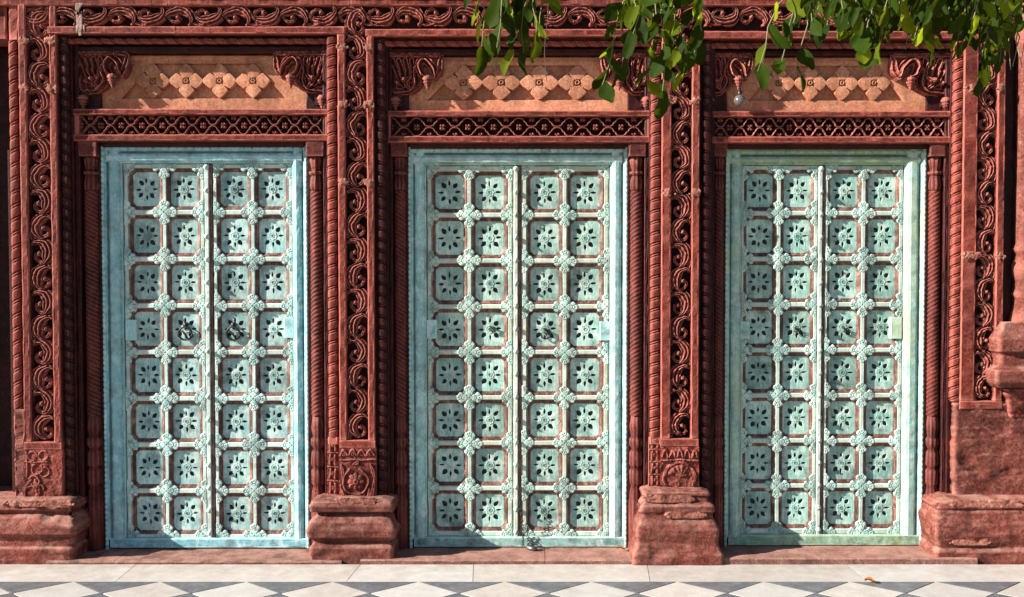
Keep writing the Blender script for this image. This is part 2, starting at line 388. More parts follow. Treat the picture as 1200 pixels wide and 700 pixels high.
def scroll_unit(w, h, seed, flip=False, swap=False, depth=.04, damage=0):
    """one acanthus curl of a running scroll"""
    r = Relief(w, h, .0023, seed); s = min(w, h)
    rj = random.Random(seed)
    def st(pts, **k):
        pts = [(a+rj.uniform(-.025, .025), b+rj.uniform(-.02, .02), c*rj.uniform(.9, 1.12)) for a, b, c in pts]
        r.stroke(T(pts, w, h, flip, swap), s, **k)
    st([(.06, .84, .05), (.28, .95, .13), (.60, .84, .22), (.77, .58, .245), (.74, .32, .20), (.60, .14, .11), (.44, .06, .04)], ht=depth, ridges=3, ramp_=.30, flat=.72, lob=.22, nl=4)
    st([(.88, .48, .08), (.96, .20, .10), (.90, -.06, .07)], ht=depth*.85, ridges=2, ramp_=.3, flat=.7)
    st([(.56, .14, .05), (.34, .14, .06), (.22, .30, .06), (.28, .44, .05)], ht=depth*.8, ridges=1, ramp_=.2, flat=.7)
    st([(.62, .06, .04), (.72, .16, .07), (.82, .26, .03)], ht=depth*.7, flat=.7)
    bx, bz = (.40, .46)
    if flip: bx = 1-bx
    if swap: bx, bz = bz, bx
    r.ball(bx*w, bz*h, .125*s, depth*.95, petals=5)
    for (qx, qz, rr) in ((.08, .84, .075), (.22, .26, .065)):
        if flip: qx = 1-qx
        if swap: qx, qz = qz, qx
        r.ball(qx*w, qz*h, rr*s, depth*.85, hole=.35)
    r.erode(.010 if damage else .0035, 28 if damage else 45)
    return r.build('carved_scroll', M['carve'])
# ------------------------------------------------------------------ depths (metres behind the pilaster face)
Y_ROPE, Y_COL, Y_FR, Y_LEAF, Y_PAN = .040, .085, .105, .128, .150
ZTOP = Z(-70)
# ------------------------------------------------------------------ floor
def paving():
    g = mesh('floor', [(-14, -14, -.03), (14, -14, -.03), (14, .3, -.03), (-14, .3, -.03)], [(0, 1, 2, 3)], M['earth'])
    fl = link('floor', g); fl['kind'] = 'structure'
    yf = lambda py: -CD+(CH)*math.cos(0)/(-ray(VPX, py)[2]/ray(VPX, py)[1])
    yb, yd = yf(661.5), yf(682)
    # border slabs
    xs = [-7.6, -6.2, -5.0, -3.9]+[P(p, 670, -.25)[0] for p in (-110, 147, 417, 553, 762, 1003, 1160)]+[4.0, 5.2, 6.6, 7.6]
    for i in range(len(xs)-1):
        a, b = xs[i]+.0015, xs[i+1]-.0015; sk_ = .02 if i % 2 else -.015
        zt = -.001+.0015*random.random()
        V = [(a-sk_, yd+.002, zt), (b+.02*((i+1) % 2)-.015*(i % 2) if 0 else b-(-.02 if (i+1) % 2 == 0 else .015), yd+.002, zt), (b, yb, zt), (a, yb, zt)]
        V = [(a+(-.02 if i % 2 == 0 else .015), yd+.002, zt), (b+(-.02 if i % 2 else .015), yd+.002, zt), (b, yb, zt), (a, yb, zt)]
        V += [(x, y, -.03) for x, y, z in V]
        link('marble_slab', mesh('slab', V, [(0, 1, 2, 3), (4, 7, 6, 5), (0, 4, 5, 1), (1, 5, 6, 2), (2, 6, 7, 3), (3, 7, 4, 0)], M['marble'] if i % 3 else M['marble2']), fl)
    # lozenge chequer
    p = P(793, 682, yd)[0]-P(692, 682, yd)[0]; x0 = P(692.5, 682, yd)[0]; hd = p/2*.975; hv = yd-yf(695.4)
    def tile(cx, cy, mat, half=False):
        g2 = .0025; zt = .0008*random.random()
        pts = [(cx-hd+g2, cy), (cx, cy-hv+g2), (cx+hd-g2, cy)]+([] if half else [(cx, cy+hv-g2)])
        n = len(pts); V = [(x, y, zt) for x, y in pts]+[(x, y, -.03) for x, y in pts]
        Fc = [tuple(range(n)), tuple(range(n, 2*n))[::-1]]+[(i, i+n, (i+1) % n+n, (i+1) % n) for i in range(n)]
        link('grey_tile' if mat is M['slate'] else 'white_tile', mesh('tile', V, Fc, mat), fl)
    for i in range(-17, 15):
        xa = x0+p*(i+.5)
        hv = yd-yf(695.4)
        tile(xa, yd, M['slate'], True)
        for r_ in range(1, 9):
            tile(x0+p*i if r_ % 2 else xa, yd-hv*r_, M['marble2'] if (r_ % 2) and (i+r_) % 2 else (M['marble'] if r_ % 2 else M['slate']))
paving()
# ------------------------------------------------------------------ back wall
BAY = [ # px at mid height: band right edge of left pilaster, door frame L/R, right rope, band L of right pilaster
    dict(bl=69, fl=119.7, fr=363.5, rope=(385, 397), br=397, top=31, d=0),
    dict(bl=438, fl=477.5, fr=737, rope=(761.5, 774.5), br=774.5, top=34, d=1),
    dict(bl=819, fl=847.5, fr=1084.5, rope=(1113, 1126), br=1126, top=36.5, d=2)]
def wall():
    w_ = thing('palace_wall', 'red sandstone palace wall behind the carved pilasters and doors', 'wall', (0, .4, 0))
    parts = []
    xs = [-7.5, X(-300), X(11, .1)]
    for b in BAY: xs += [X(b['fl']+3, Y_FR), X(b['fr']-3, Y_FR)]
    xs.append(7.5)
    xs = [xs[0], xs[1], xs[2]]+xs[3:]
    for i in range(0, len(xs), 2):
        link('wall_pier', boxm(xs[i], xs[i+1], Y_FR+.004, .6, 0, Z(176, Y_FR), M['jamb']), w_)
    link('wall_upper', boxm(X(9), 7.5, .18, .6, Z(176, Y_FR), ZTOP+1.4, M['ground']), w_)
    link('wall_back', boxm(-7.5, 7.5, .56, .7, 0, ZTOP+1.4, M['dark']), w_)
wall()
# ------------------------------------------------------------------ pilasters
def mortar(parent, x, y, z, w_, h_, seed):
    r = Relief(w_, h_, .003, seed); r.ball(w_/2, h_/2, w_/2, .005, rz=h_/2, flat=.3)
    k = seed*1.7
    N = np.array([[noise.fractal(Vector((a*45+k, c*45, k)), 1, 2, 3) for a in r.x[0]] for c in r.z[:, 0]])
    e = 1-np.hypot((r.x-w_/2)/(w_/2), (r.z-h_/2)/(h_/2))
    r.H = np.where(e+N*.8 > .22, .002+.004*np.clip(e+N, 0, 1), 0)
    return link('mortar_patch', r.build('mortar_patch', M['lime']), parent, (x, y, z))
def plinth(parent, x0, x1, yf_, prof, mat, seed, amp=.006, yb=.30, name='plinth'):
    """worn moulded base: rounded rectangle rings, (outset, z) profile, eroded by fractal noise"""
    V = []; Fc = []; k = None
    prof2 = []
    for i in range(len(prof)-1):
        (o0, z0), (o1, z1) = prof[i], prof[i+1]; n = max(1, int(math.hypot(o1-o0, z1-z0)/.007))
        for j in range(n): prof2.append((o0+(o1-o0)*j/n, z0+(z1-z0)*j/n))
    prof2.append(prof[-1])
    nx = max(6, int((x1-x0)/.008)); ny = 14; rad = .02
    for (o, z) in prof2:
        a, b, c = x0-o, x1+o, yf_-o
        ring = [(a, yb+(c+rad-yb)*j/ny) for j in range(ny)]
        ring += [(a+rad-rad*math.cos(t), c+rad-rad*math.sin(t)) for t in (0.01, .5, 1.07)]
        ring += [(a+rad+(b-a-2*rad)*j/nx, c) for j in range(nx+1)]
        ring += [(b-rad+rad*math.sin(t), c+rad-rad*math.cos(t)) for t in (.5, 1.07, 1.56)]
        ring += [(b, c+rad+(yb-c-rad)*(j+1)/ny) for j in range(ny)]
        k = len(ring)
        for (x, y) in ring:
            q = Vector((x*9+seed, y*9, z*16)); d = noise.fractal(q, .9, 2.1, 4)*amp*1.1+noise.fractal(Vector((x*55+seed, y*55, z*110)), .6, 2.1, 3)*.0014
            d += amp*.55*noise.noise(Vector((x*2.2+seed, y*2, z*48+.6*math.sin(x*6+seed))))
            ch = noise.noise(Vector((x*5+seed*3, y*5, z*7+seed)))
            if ch > .36: d -= (ch-.36)*.07
            ln = Vector((x-(x0+x1)/2, (y-.1)*1.2, 0)); ln.normalize()
            ny_ = -1 if y < c+rad*.9 else 0
            dx = (-1 if x <= a+.001 else 1 if x >= b-.001 else ln.x*.3)
            V.append((x+dx*d, y+ny_*d, z+d*.4))
    for i in range(len(prof2)-1):
        for j in range(k-1):
            a = i*k+j; Fc.append((a, a+1, a+1+k, a+k))
    top = (len(prof2)-1)*k; Fc.append(tuple(range(top, top+k)))
    return link(name, mesh('plinth', V, Fc, mat, True), parent)
SU = {}
def unit(w, h, flip, swap, v, damage=0):
    key = (round(w, 3), round(h, 3), flip, swap, v, damage)
    if key not in SU: SU[key] = scroll_unit(w, h, v*11+3, flip, swap, damage=damage)
    return SU[key]
def block_relief(w, h, kind, seed):
    r = Relief(w, h, .0025, seed)
    r.box(-1, w*1.1, -1, h*1.1, .004)
    u = w/1.0
    if kind == 'rosette':
        # lotus row on top, cartouche ring, big rosette, leaves in the corners
        for i in range(4):
            cx = w*(.14+.24*i); r.stroke([(cx-.1*w, h*.88, .03), (cx, h*.97, .04), (cx+.1*w, h*.88, .03)], w, .012, flat=.4)
            r.ball(cx, h*.90, .06*w, .012, hole=.3)
        r.stroke([(.02*w, h*.80, .022), (.98*w, h*.80, .022)], w, .012)
        c = (.46*w, h*.42)
        r.ball(*c, .24*w, .018, petals=8, flat=.5); r.ball(*c, .10*w, .026, hole=.4)
        pts = [(c[0]+math.cos(t)*.34*w, c[1]+math.sin(t)*.36*w, .035) for t in np.linspace(-4.2, 1.2, 13)]
        r.stroke(pts, w, .016, ridges=2, ramp_=.3)
        for k, (a, b) in enumerate((((.86, .08), (.95, .45)), ((.74, .06), (.84, .32)), ((.62, .05), (.68, .2)), ((.95, .5), (.85, .72)), ((.10, .05), (.05, .35)), ((.22, .04), (.16, .2)), ((.10, .5), (.06, .72)), ((.40, .72), (.52, .78)))):
            r.stroke([(a[0]*w, a[1]*h, .03), ((a[0]+b[0])/2*w+.03*w, (a[1]+b[1])/2*h, .05), (b[0]*w, b[1]*h, .02)], w, .016, ridges=1, ramp_=.3)
    elif kind == 'vine':
        r.stroke([(.1*w, .95*h, .03), (.1*w, .55*h, .03)], w, .010)
        r.stroke([(.05*w, .80*h, .02), (.62*w, .80*h, .02)], w, .010)
        for i, (cx, cz, rr) in enumerate(((.25, .90, .12), (.52, .90, .12), (.35, .68, .14), (.55, .62, .12), (.28, .48, .13), (.2, .28, .16), (.42, .34, .1))):
            pts = [(cx*w+math.cos(t)*rr*w, cz*h+math.sin(t)*rr*w, .022) for t in np.linspace(i, i+5, 10)]
            r.stroke(pts, w, .010)
        r.stroke([(.1*w, .05*h, .02), (.02*w, .3*h, .03), (.2*w, .5*h, .02)], w, .012, ridges=1)
        r.stroke([(.3*w, .05*h, .02), (.4*w, .3*h, .03), (.3*w, .5*h, .02)], w, .012, ridges=1)
    elif kind == 'lotus':
        for i in range(5):
            cx = w*(.12+.19*i); r.stroke([(cx-.07*w, h*.80, .025), (cx, h*.93, .03), (cx+.07*w, h*.80, .025)], w, .012)
        r.stroke([(.02*w, h*.72, .025), (.5*w, h*.74, .03), (.98*w, h*.72, .025)], w, .014)
        pts = [(.5*w+math.cos(t)*.40*w, .38*h+math.sin(t)*.40*w, .03) for t in np.linspace(-.5, 3.6, 12)]
        r.stroke(pts, w, .014, ridges=1)
        for t in np.linspace(.3, 2.8, 6):
            r.stroke([(.5*w, .40*h, .02), (.5*w+math.cos(t)*.27*w, .40*h+math.sin(t)*.27*w, .045)], w, .009)
    r.erode(.005 if kind != 'lotus' else .009, 22)
    return r.build('carved_block', M['carve'], keep=True)
PIL = [ # px at y=400: band L outer, scroll L, scroll R, band R outer ; scroll end y, block end y, kind, plinth x0,x1
    dict(a=26, b=35, c=62, d=70, end=518, blk=592, kind='vine', base=(-60, 82), lab='leftmost carved sandstone pilaster, left of the blue door', rope=(15.5, 26)),
    dict(a=397, b=406, c=431, d=439, end=516, blk=588, kind='rosette', base=(377, 452), lab='carved sandstone pilaster with rosette block between the blue door and the chained door'),
    dict(a=774.5, b=786, c=810, d=819, end=514, blk=578, kind='lotus', base=(757, 826), lab='carved sandstone pilaster with worn lotus block between the chained door and the greenest door'),
    dict(a=1126, b=1143, c=1166, d=1175, end=470, blk=586, kind='plain', base=(1102, 1290), lab='rightmost carved sandstone pilaster with scratched plain lower shaft')]
def pilaster(i, p):
    xa, xb, xc, xd = (X(p[k]) for k in 'abcd'); zb = Z(p['blk']); ze = Z(p['end'])
    t = thing('carved_pilaster', p['lab'], 'pilaster', ((xa+xd)/2, 0, 0), 'carved pilasters between the doors')
    ztop = Z(40 if i else 5)
    cuts = [Z(v) for v in ((48, 104) if i == 0 else (56, 123, 214) if i == 1 else (118, 226) if i == 2 else (104, 300))]
    seam = [ztop]+[c for c in cuts if c < ztop]+[ze]
    for k in range(len(seam)-1):
        o = .002*((k*7+i) % 3-1)
        barz('stone_band', t, xa, xb, o, .12, seam[k+1]+.0015, seam[k]-.0015, M['red'], b=.006, step=.016, amp=.0016)
        barz('stone_band', t, xc, xd, -o, .12, seam[k+1]+.0015, seam[k]-.0015, M['red'], b=.005, step=.016, amp=.0016)
        if k: 
            mortar(t, xa-.005, -.008, seam[k]-.02, xb-xa+.03, .045, i*5+k); mortar(t, xc-.02, -.009, seam[k]-.025, xd-xc+.025, .05, i*5+k+2)
    # sunk ground and running scroll
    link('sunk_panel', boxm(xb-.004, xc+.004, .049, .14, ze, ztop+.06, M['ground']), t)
    w_ = xc-xb; h_ = (30 if i < 2 else 29)/214*1.0; z = ze+.004; k = 0
    while z < ztop+(.02 if i else -.02):
        dm = 1 if (i == 2 and k < 3) or (i == 3 and k < 3) or (i == 1 and k in (12, 13)) else 0
        link('carved_scroll', unit(w_+.008, h_, k % 2 == 0, False, (k*7//3) % 5, dm), t, (xb-.004, .046, z)); z += h_*.985; k += 1
    barx('stone_band', t, xa, xd, 0, .12, ze-.045, ze-.001, M['red'], b=.004, step=.014)
    if p['kind'] == 'plain':
        plinth(t, xa-.03, X(1290), .006, [(.0, zb-.03), (.006, zb+.02), (-.002, zb+.10), (.004, (zb+ze)/2), (-.004, ze-.06), (.003, ze-.02), (-.012, ze-.001)], M['worn'], 6.2, amp=.006, name='worn_shaft')
    else:
        bm = boxm(xa-.0, xd+.004, .006, .2, zb-.02, ze-.044, M['red']); link('block_core', bm, t)
        link('carved_block', block_relief(xd-xa+.006, ze-.045-zb+.02, p['kind'], i), t, (xa-.002, .004, zb-.02))
    return t, xa, xb, xc, xd, zb, ze
PT = []
for i, p in enumerate(PIL):
    r_ = pilaster(i, p); PT.append(r_); t, zb = r_[0], r_[5]
    x0, x1 = X(p['base'][0], -.03, 600), X(p['base'][1], -.03, 600)
    zz = lambda py: Z(py, -.08)
    if i == 0: prof = [(.045, zz(667)), (.05, zz(642)), (.036, zz(640)), (.04, zz(630)), (.065, zz(624)), (.066, zz(616)), (.045, zz(606)), (.022, zz(603)), (.025, zz(600)), (.04, zz(597)), (.036, zz(591)), (.012, zz(588)), (-.02, zz(586))]
    elif i == 1: prof = [(.055, zz(660)), (.055, zz(641)), (.034, zz(636)), (.036, zz(634)), (.066, zz(628)), (.070, zz(620)), (.056, zz(611)), (.040, zz(607)), (.018, zz(603)), (.022, zz(601)), (.052, zz(599)), (.056, zz(592)), (.045, zz(588)), (.01, zz(586)), (-.02, zz(585))]
    elif i == 2: prof = [(.088, zz(658)), (.086, zz(648)), (.070, zz(641)), (.060, zz(634)), (.064, zz(628)), (.066, zz(620)), (.054, zz(613)), (.040, zz(608)), (.034, zz(603)), (.044, zz(599)), (.042, zz(593)), (.018, zz(589)), (.014, zz(584)), (.024, zz(581)), (.02, zz(578)), (-.01, zz(576)), (-.02, zz(575))]
    else: prof = [(.06, zz(661)), (.058, zz(646)), (.040, zz(641)), (.046, zz(636)), (.058, zz(628)), (.062, zz(612)), (.048, zz(600)), (.042, zz(597)), (.052, zz(594)), (.04, zz(589)), (.01, zz(586)), (-.02, zz(584))]
    prof = [(prof[0][0], -.01)]+prof
    plinth(t, x0, x1, -.05, prof, M['worn'], i*3.7+1, amp=(.0045, .0032, .005, .006)[i])
    # narrow carved foot under the rope moulding, beside the block
    if 0 < i < 3:
        xr0, xr1 = X(p['a']-14, .03), X(p['a'], .03)
        rr = Relief(xr1-xr0, r_[6]-zb+.0, .0028, i+20); ww, hh = rr.w, rr.h
        rr.box(-1, 2, -1, 2, .004)
        for q in range(4):
            z0 = hh*(.1+.23*q); rr.stroke([(ww*.1, z0, .08), (ww*.9, z0, .08)], ww, .010)
            rr.stroke([(ww*.25, z0+hh*.04, .1), (ww*.3, z0+hh*.19, .1)], ww, .012); rr.stroke([(ww*.7, z0+hh*.04, .1), (ww*.7, z0+hh*.19, .1)], ww, .012)
            rr.ball(ww*.5, z0+hh*.12, ww*.2, .013)
        rr.erode(.005, 26)
        link('carved_foot', rr.build('carved_foot', M['carve'], keep=True), t, (xr0, .022, zb))
        link('foot_core', boxm(xr0, xr1, .024, .14, zb-.03, r_[6], M['red']), t)
def plaster(parent, px0, px1, py, hpx, y, seed):
    x0, x1 = X(px0, y, 600), X(px1, y, 600); w_ = x1-x0; h_ = hpx/214
    r = Relief(w_, h_, .003, seed); k = seed*2.3
    N = np.array([[noise.fractal(Vector((a*26+k, c*40, k)), 1, 2, 4) for a in r.x[0]] for c in r.z[:, 0]])
    e = np.minimum(1-np.abs(r.x-w_/2)/(w_/2), .35)*1.8+np.minimum(1-np.abs(r.z-h_/2)/(h_/2), .5)*.7
    r.H = np.where(e+N*.5 > .42, .011+.004*N, 0)
    link('plaster_patch', r.build('plaster_patch', M['lime']), parent, (x0, y, Z(py+hpx/2, y)))
plaster(PT[2][0], 752, 815, 584, 9, -.066, 3); plaster(PT[2][0], 778, 828, 603, 8, -.085, 4)
plaster(PT[3][0], 1108, 1200, 590, 8, -.092, 6); plaster(PT[3][0], 1112, 1160, 634, 9, -.094, 7); plaster(PT[0][0], 5, 88, 590, 7, -.082, 8); plaster(PT[1][0], 392, 445, 587, 7, -.090, 9)
# lime drip beside first bay
r_ = Relief(.06, Z(4)-Z(42), .003, 5)
e = 1-np.abs((r_.x-.03)/.03); N = np.array([[noise.fractal(Vector((a*40, c*14, 3.3)), 1, 2, 4) for a in r_.x[0]] for c in r_.z[:, 0]])
r_.H = np.where(e+N*1.1 > .62, .0015, 0)
limedrip = r_
# ------------------------------------------------------------------ top frieze
def frieze():
    t = thing('carved_frieze', 'running band of carved acanthus scrolls along the top of the wall', 'frieze', (0, 0, Z(30)))
    z0, z1 = Z(29), Z(6)
    ctr = X(415)
    xs = [X(-40), X(200), X(412), X(600), X(820), X(1010), X(1240)]
    for k in range(len(xs)-1):
        barx('stone_band', t, xs[k]+.0015, xs[k+1]-.0015, .001*(k % 3-1), .12, Z(7), Z(-9), M['red'], b=.007, step=.014, amp=.0022)
        barx('upper_course', t, xs[k]+.06, xs[k+1]+.055, -.03, .12, Z(-9)+.002, Z(-75), M['red'], b=.012, step=.03, amp=.003)
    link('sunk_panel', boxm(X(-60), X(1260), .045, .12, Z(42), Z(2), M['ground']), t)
    h_ = z1-z0+.012; x = X(28); k = 0; w_ = 34/214
    while x < X(1230):
        link('carved_scroll', unit(w_, h_, k % 2 == 0, True, (k*7//3) % 5, 1 if k in (10, 11, 17) else 0), t, (x, .044, z0-.004)); x += w_*.985; k += 1
    link('lime_drip', limedrip.build('lime_drip', M['limewhite']), t, (X(93), -.004, Z(42)))
frieze()
# ------------------------------------------------------------------ stone surround of each bay
def jali(x0, x1, z0, z1, y, n):
    w_, h_ = x1-x0, z1-z0; r = Relief(w_, h_, .0019, 1); r.wx, r.wz = r.x, r.z
    p = w_/n; hh = h_/2; s = .0024
    for k in range(-1, 2*n+2):
        for up in (1, -1):
            # half wave from crest to trough with a small flat joint, for both strands
            xa = k*p/2; xb_ = xa+p/2
            if xb_ < 0 or xa > w_: continue
            crest = (k % 2 == 0)
            za, zb = (h_-.006, hh+.003) if crest else (hh+.003, h_-.006)
            zm = (za+zb)/2
            ph_ = [0, .35, .7, 1.05, 1.4]
            q = [(xa+p*.215*math.sin(f), zm+(za-zm)*math.cos(f), 1) for f in ph_]+[(xa+p*.25, zm, 1)]+[(xb_-p*.215*math.sin(f), zm+(zb-zm)*math.cos(f), 1) for f in ph_[::-1]]
            if up < 0: q = [(a, h_-b, c) for a, b, c in q]
            r.stroke(q, s, .018, flat=.8)
    for k in range(n+1):
        cx = k*p
        for (cc, cz) in ((cx, hh), (cx+p/2, h_-.008), (cx+p/2, .008)):
            for (dx, dz) in ((-1, -1), (-1, 1), (1, -1), (1, 1)):
                r.ball(cc+dx*.0072, cz+dz*.0085, 0.0078, .012, petals=3, flat=.5)
            r.ball(cc, cz, .005, .015, hole=.3)
    return r.build('lattice_screen', M['carve'])
def petal_flower():
    r = Relief(.20, .20, .0024, 2); c = .10
    for k in range(4):
        a = k*math.pi/2; cx, cz = c+math.cos(a)*.052, c+math.sin(a)*.052
        dx = r.wx-cx; dz = r.wz-cz
        d = (np.abs(dx)**1.3+np.abs(dz)**1.3)**(1/1.3)/.0445
        h = .93+.07*np.clip(1-d, 0, 1); r.H = np.where(d < 1, np.maximum(r.H, .034*h), r.H)
    d = np.hypot(r.wx-c, r.wz-c)
    r.H = np.where(d < .018, .030*.55, r.H); r.H = np.where(d < .012, .035, r.H); r.H = np.where(d < .006, .014, r.H)
    return r.build('stone_flower', M['orange'])
FL = petal_flower()
def bracket_mesh(w, h, seed):
    r = Relief(w, h, .0024, seed)
    P_ = lambda pts: [(a*w, b*h, c) for a, b, c in pts]
    r.box(.04*w, .98*w, .90*h, .99*h, .055)
    r.stroke(P_([(.03, .92, .04), (.08, .6, .06), (.14, .42, .03)]), w, .07, ridges=1, ramp_=.3)
    # curling trunk-like stem
    r.stroke(P_([(.14, .45, .05), (.22, .70, .08), (.36, .84, .08), (.46, .70, .07), (.40, .50, .06), (.30, .42, .05)]), w, .075, ridges=2, ramp_=.4)
    # fan of plumes
    for i, a in enumerate((-.55, -.25, .05, .35)):
        r.stroke(P_([(.62+.04*i, .22, .03), (.60+.09*i-.03, .50, .05), (.58+.12*i, .84, .055)]), w, .065, ridges=1, ramp_=.55)
    r.stroke(P_([(.42, .86, .03), (.55, .60, .06), (.52, .34, .07), (.62, .12, .06), (.78, .08, .04)]), w, .06, ridges=2, ramp_=.45)
    r.stroke(P_([(.45, .50, .03), (.44, .28, .05), (.60, .10, .04)]), w, .05, ridges=1)
    r.stroke(P_([(.60, .45, .03), (.70, .28, .05), (.64, .18, .03)]), w, .07, ridges=1)
    r.ball(.72*w, .36*h, .07*w, .075, petals=6); r.ball(.84*w, .30*h, .06*w, .07, petals=5)
    r.stroke(P_([(.80, .10, .08), (.95, .14, .10), (.97, .85, .06)]), w, .05, ridges=2, ramp_=.4)
    r.ball(.70*w, .62*h, .30*w, .028, rz=.36*h, flat=.8)
    r.erode(.010, 30)
    return r.build('bracket', M['carve'])
BR = [bracket_mesh(.30, .235, 3), bracket_mesh(.30, .235, 8)]
def pend(s):
    return lathe([(.004*s, -.055*s), (.007*s, -.045*s), (.012*s, -.035*s), (.010*s, -.031*s), (.019*s, -.024*s), (.015*s, -.017*s), (.026*s, -.010*s), (.019*s, -.002*s), (.030*s, .008*s), (.024*s, .018*s), (.018*s, .026*s)], M['carve'], 20, 10, .2)
PD = pend(1.0)
CAPM = {}
def column(parent, cx, y, rad, hand, kind):
    """slender twisted half column with carved capital and foot"""
    zt, zc, zf, zb = Z(184, y), Z(224, y), Z(487, y), Z(585, y)
    m = rope('z', cx, y+.01, zf, zc, rad*.92, .024, M['jamb2'], seg=16, hand=hand, strand=3.6, twin=False, depth=.13, step=.0026)
    link('column_shaft', m, parent)
    H = zt-zc
    cap = lathe([(rad*.80, 0), (rad*1.02, .01), (rad*1.12, .03), (rad*1.05, H*.28), (rad*.9, H*.42), (rad*.72, H*.46), (rad*1.2, H*.50), (rad*1.2, H*.56), (rad*.82, H*.58), (rad*.88, H*.66), (rad*1.12, H*.9), (rad*.9, H)], M['jamb2'], 28, 8, .28, cx, y+.012, zc, amp=.06)
    link('capital', cap, parent)
    barz('capital_block', parent, cx-rad*1.25, cx+rad*1.25, y-rad*.95, .12, zt, Z(166, y), M['jamb2'], b=.004, amp=.003, step=.01)
    H = zf-zb
    pr = [(rad*1.15, -.285), (rad*1.15, -.01), (rad*1.1, .0), (rad*1.05, H*.10), (rad*.8, H*.16), (rad*1.1, H*.20), (rad*1.12, H*.34), (rad*.8, H*.38), (rad*1.15, H*.42), (rad*1.05, H*.56), (rad*.75, H*.60), (rad*1.15, H*.66), (rad*1.15, H*.72), (rad*.85, H*.75), (rad*1.1, H*.86), (rad*.85, H)]
    link('column_foot', lathe(pr, M['jamb2'], 28, 9, .22, cx, y+.012, zb, amp=.12 if kind else .07), parent)
M['jamb2'] = stone('part_shaded_oxblood_sandstone', (.115, .021, .014), (.05, .009, .008), (.20, .052, .038), .25, rough=.6, edge=.5)  # both columns toned down, part of the jamb shade in their colour
SL = ['carved stone surround of the blue door with buff flower panel at left', 'carved stone surround of the middle chained door with wide lattice band', 'carved stone surround of the greenest door at right, partly under leaves']
for bi, b in enumerate(BAY):
    tl, tr = X(b['bl']), X(b['br']); fl, fr = X(b['fl'], Y_FR), X(b['fr'], Y_FR); off = (0, 2, 2.5)[bi]
    t = thing('door_surround', SL[bi], 'door surround', ((fl+fr)/2, .1, 0), 'carved stone surrounds of the doors')
    zt = Z(b['top']); zl = Z(b['top']+9)
    # fillet over the bay
    for k, (q0, q1) in enumerate(((0, .43), (.43, 1))):
        a = tl-.04+(tr-tl+.08)*q0; c = tl-.04+(tr-tl+.08)*q1
        barx('stone_band', t, a+.001, c-.001, -.002+.002*k, .12, zl, zt, M['red'], b=.005, step=.014, amp=.0018)
    zr = Z(b['top']+17, .03)
    rw = (X(b['rope'][1], .02)-X(b['rope'][0], .02))/2
    xr, xl = (X(b['rope'][0], .03)+X(b['rope'][1], .03))/2-.002, tl+rw+.012
    zfoot = Z(586 if bi < 2 else 470, .03)
    ztop_r = Z(b['top']+13, .03)
    link('rope_moulding', rope('z', xr, Y_ROPE-.005, zfoot+(.35 if bi == 0 else .33 if bi == 1 else 0), ztop_r, rw, .060 if bi < 2 else .056, M['red'], hand=-1, strand=.62 if bi < 2 else .95), t)
    link('rope_moulding', rope('z', xl, Y_ROPE-.005, zfoot if bi < 2 else Z(586, .03), ztop_r, rw*.9, .060, M['jamb'], hand=1, strand=.62), t)  # left rope takes the shade-darkened stone, the right one plain red
    if bi < 2:   # plain run-out of the right rope above its carved foot
        barz('rope_end', t, xr-rw, xr+rw, Y_ROPE-.03, .1, Z(520, .03), zfoot+.352, M['red'], b=.014, amp=.002)
    link('rope_moulding', rope('x', Z(b['top']+17.5, .035), Y_ROPE, xl, xr, .0165, .070, M['red'], seg=12, hand=1, strand=.8), t)
    # stepped jambs
    s1, s2 = xl+rw+.004, xr-rw-.004
    for sx in (-1, 1):
        e0 = tl if sx < 0 else tr
        e1 = s1 if sx < 0 else s2
        e2 = fl if sx < 0 else fr
        mt = M['jamb']
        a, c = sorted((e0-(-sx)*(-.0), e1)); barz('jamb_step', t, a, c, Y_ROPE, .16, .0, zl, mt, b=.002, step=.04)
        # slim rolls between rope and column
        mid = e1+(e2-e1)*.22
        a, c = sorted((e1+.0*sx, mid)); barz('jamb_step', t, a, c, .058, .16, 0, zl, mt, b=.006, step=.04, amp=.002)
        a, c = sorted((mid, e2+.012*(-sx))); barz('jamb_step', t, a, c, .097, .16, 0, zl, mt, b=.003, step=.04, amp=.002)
        cw = abs(e2-mid)*.5
        column(t, (mid+e2)/2+(.0), .088, min(.040, cw*.96), -sx, bi)
    # recess soffit and frieze panel
    xi0, xi1 = s1-.01, s2+.01
    zf1, zf0 = Z(62+off, .09), Z(128+off, .09)
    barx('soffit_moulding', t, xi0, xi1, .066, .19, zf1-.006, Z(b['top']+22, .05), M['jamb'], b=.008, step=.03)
    barx('panel_ledge', t, xi0, xi1, .112, .19, zf1-.036, zf1-.008, M['orange'], b=.006, step=.02)
    n = 4; cs = [(177.5, 217, 256, 295.5), (543, 588, 634, 677), (914, 951, 989, 1026)][bi]
    # slab with sunk trapezoid
    zt2, zb2 = Z(73+off, .09), Z(115+off, .09)
    cl, cr = X(cs[0], .09, 95), X(cs[3], .09, 95); pit = (cr-cl)/3
    xo = [(xi0, zf0), (xi1, zf0), (xi1, zf1-.028), (xi0, zf1-.028)]
    hole = [(cl-pit*.98, zb2), (cr+pit*.98, zb2), (cr+pit*.05, zt2), (cl-pit*.05, zt2)]
    V, Fc = fill_shape(xo, [hole], .012, .002, None)
    link('flower_panel', mesh('flower_panel', [(x, y+.130, z) for x, y, z in V], Fc, M['orange']), t)
    link('sunk_panel', boxm(xi0, xi1, .139, .19, zf0, zf1, M['orange']), t)
    for cx in np.linspace(cl, cr, 4):
        link('stone_flower', FL, t, (cx-.10*pit/.188, .140, (zb2+zt2)/2-.10), scale=(pit/.188, 1, 1))
    # lattice band
    ja, jb = X((93, 458, 833)[bi], .06, 145), X((381, 758, 1111)[bi], .06, 145)
    zj1, zj0 = Z(135+off, .06), Z(158.5+off, .06)
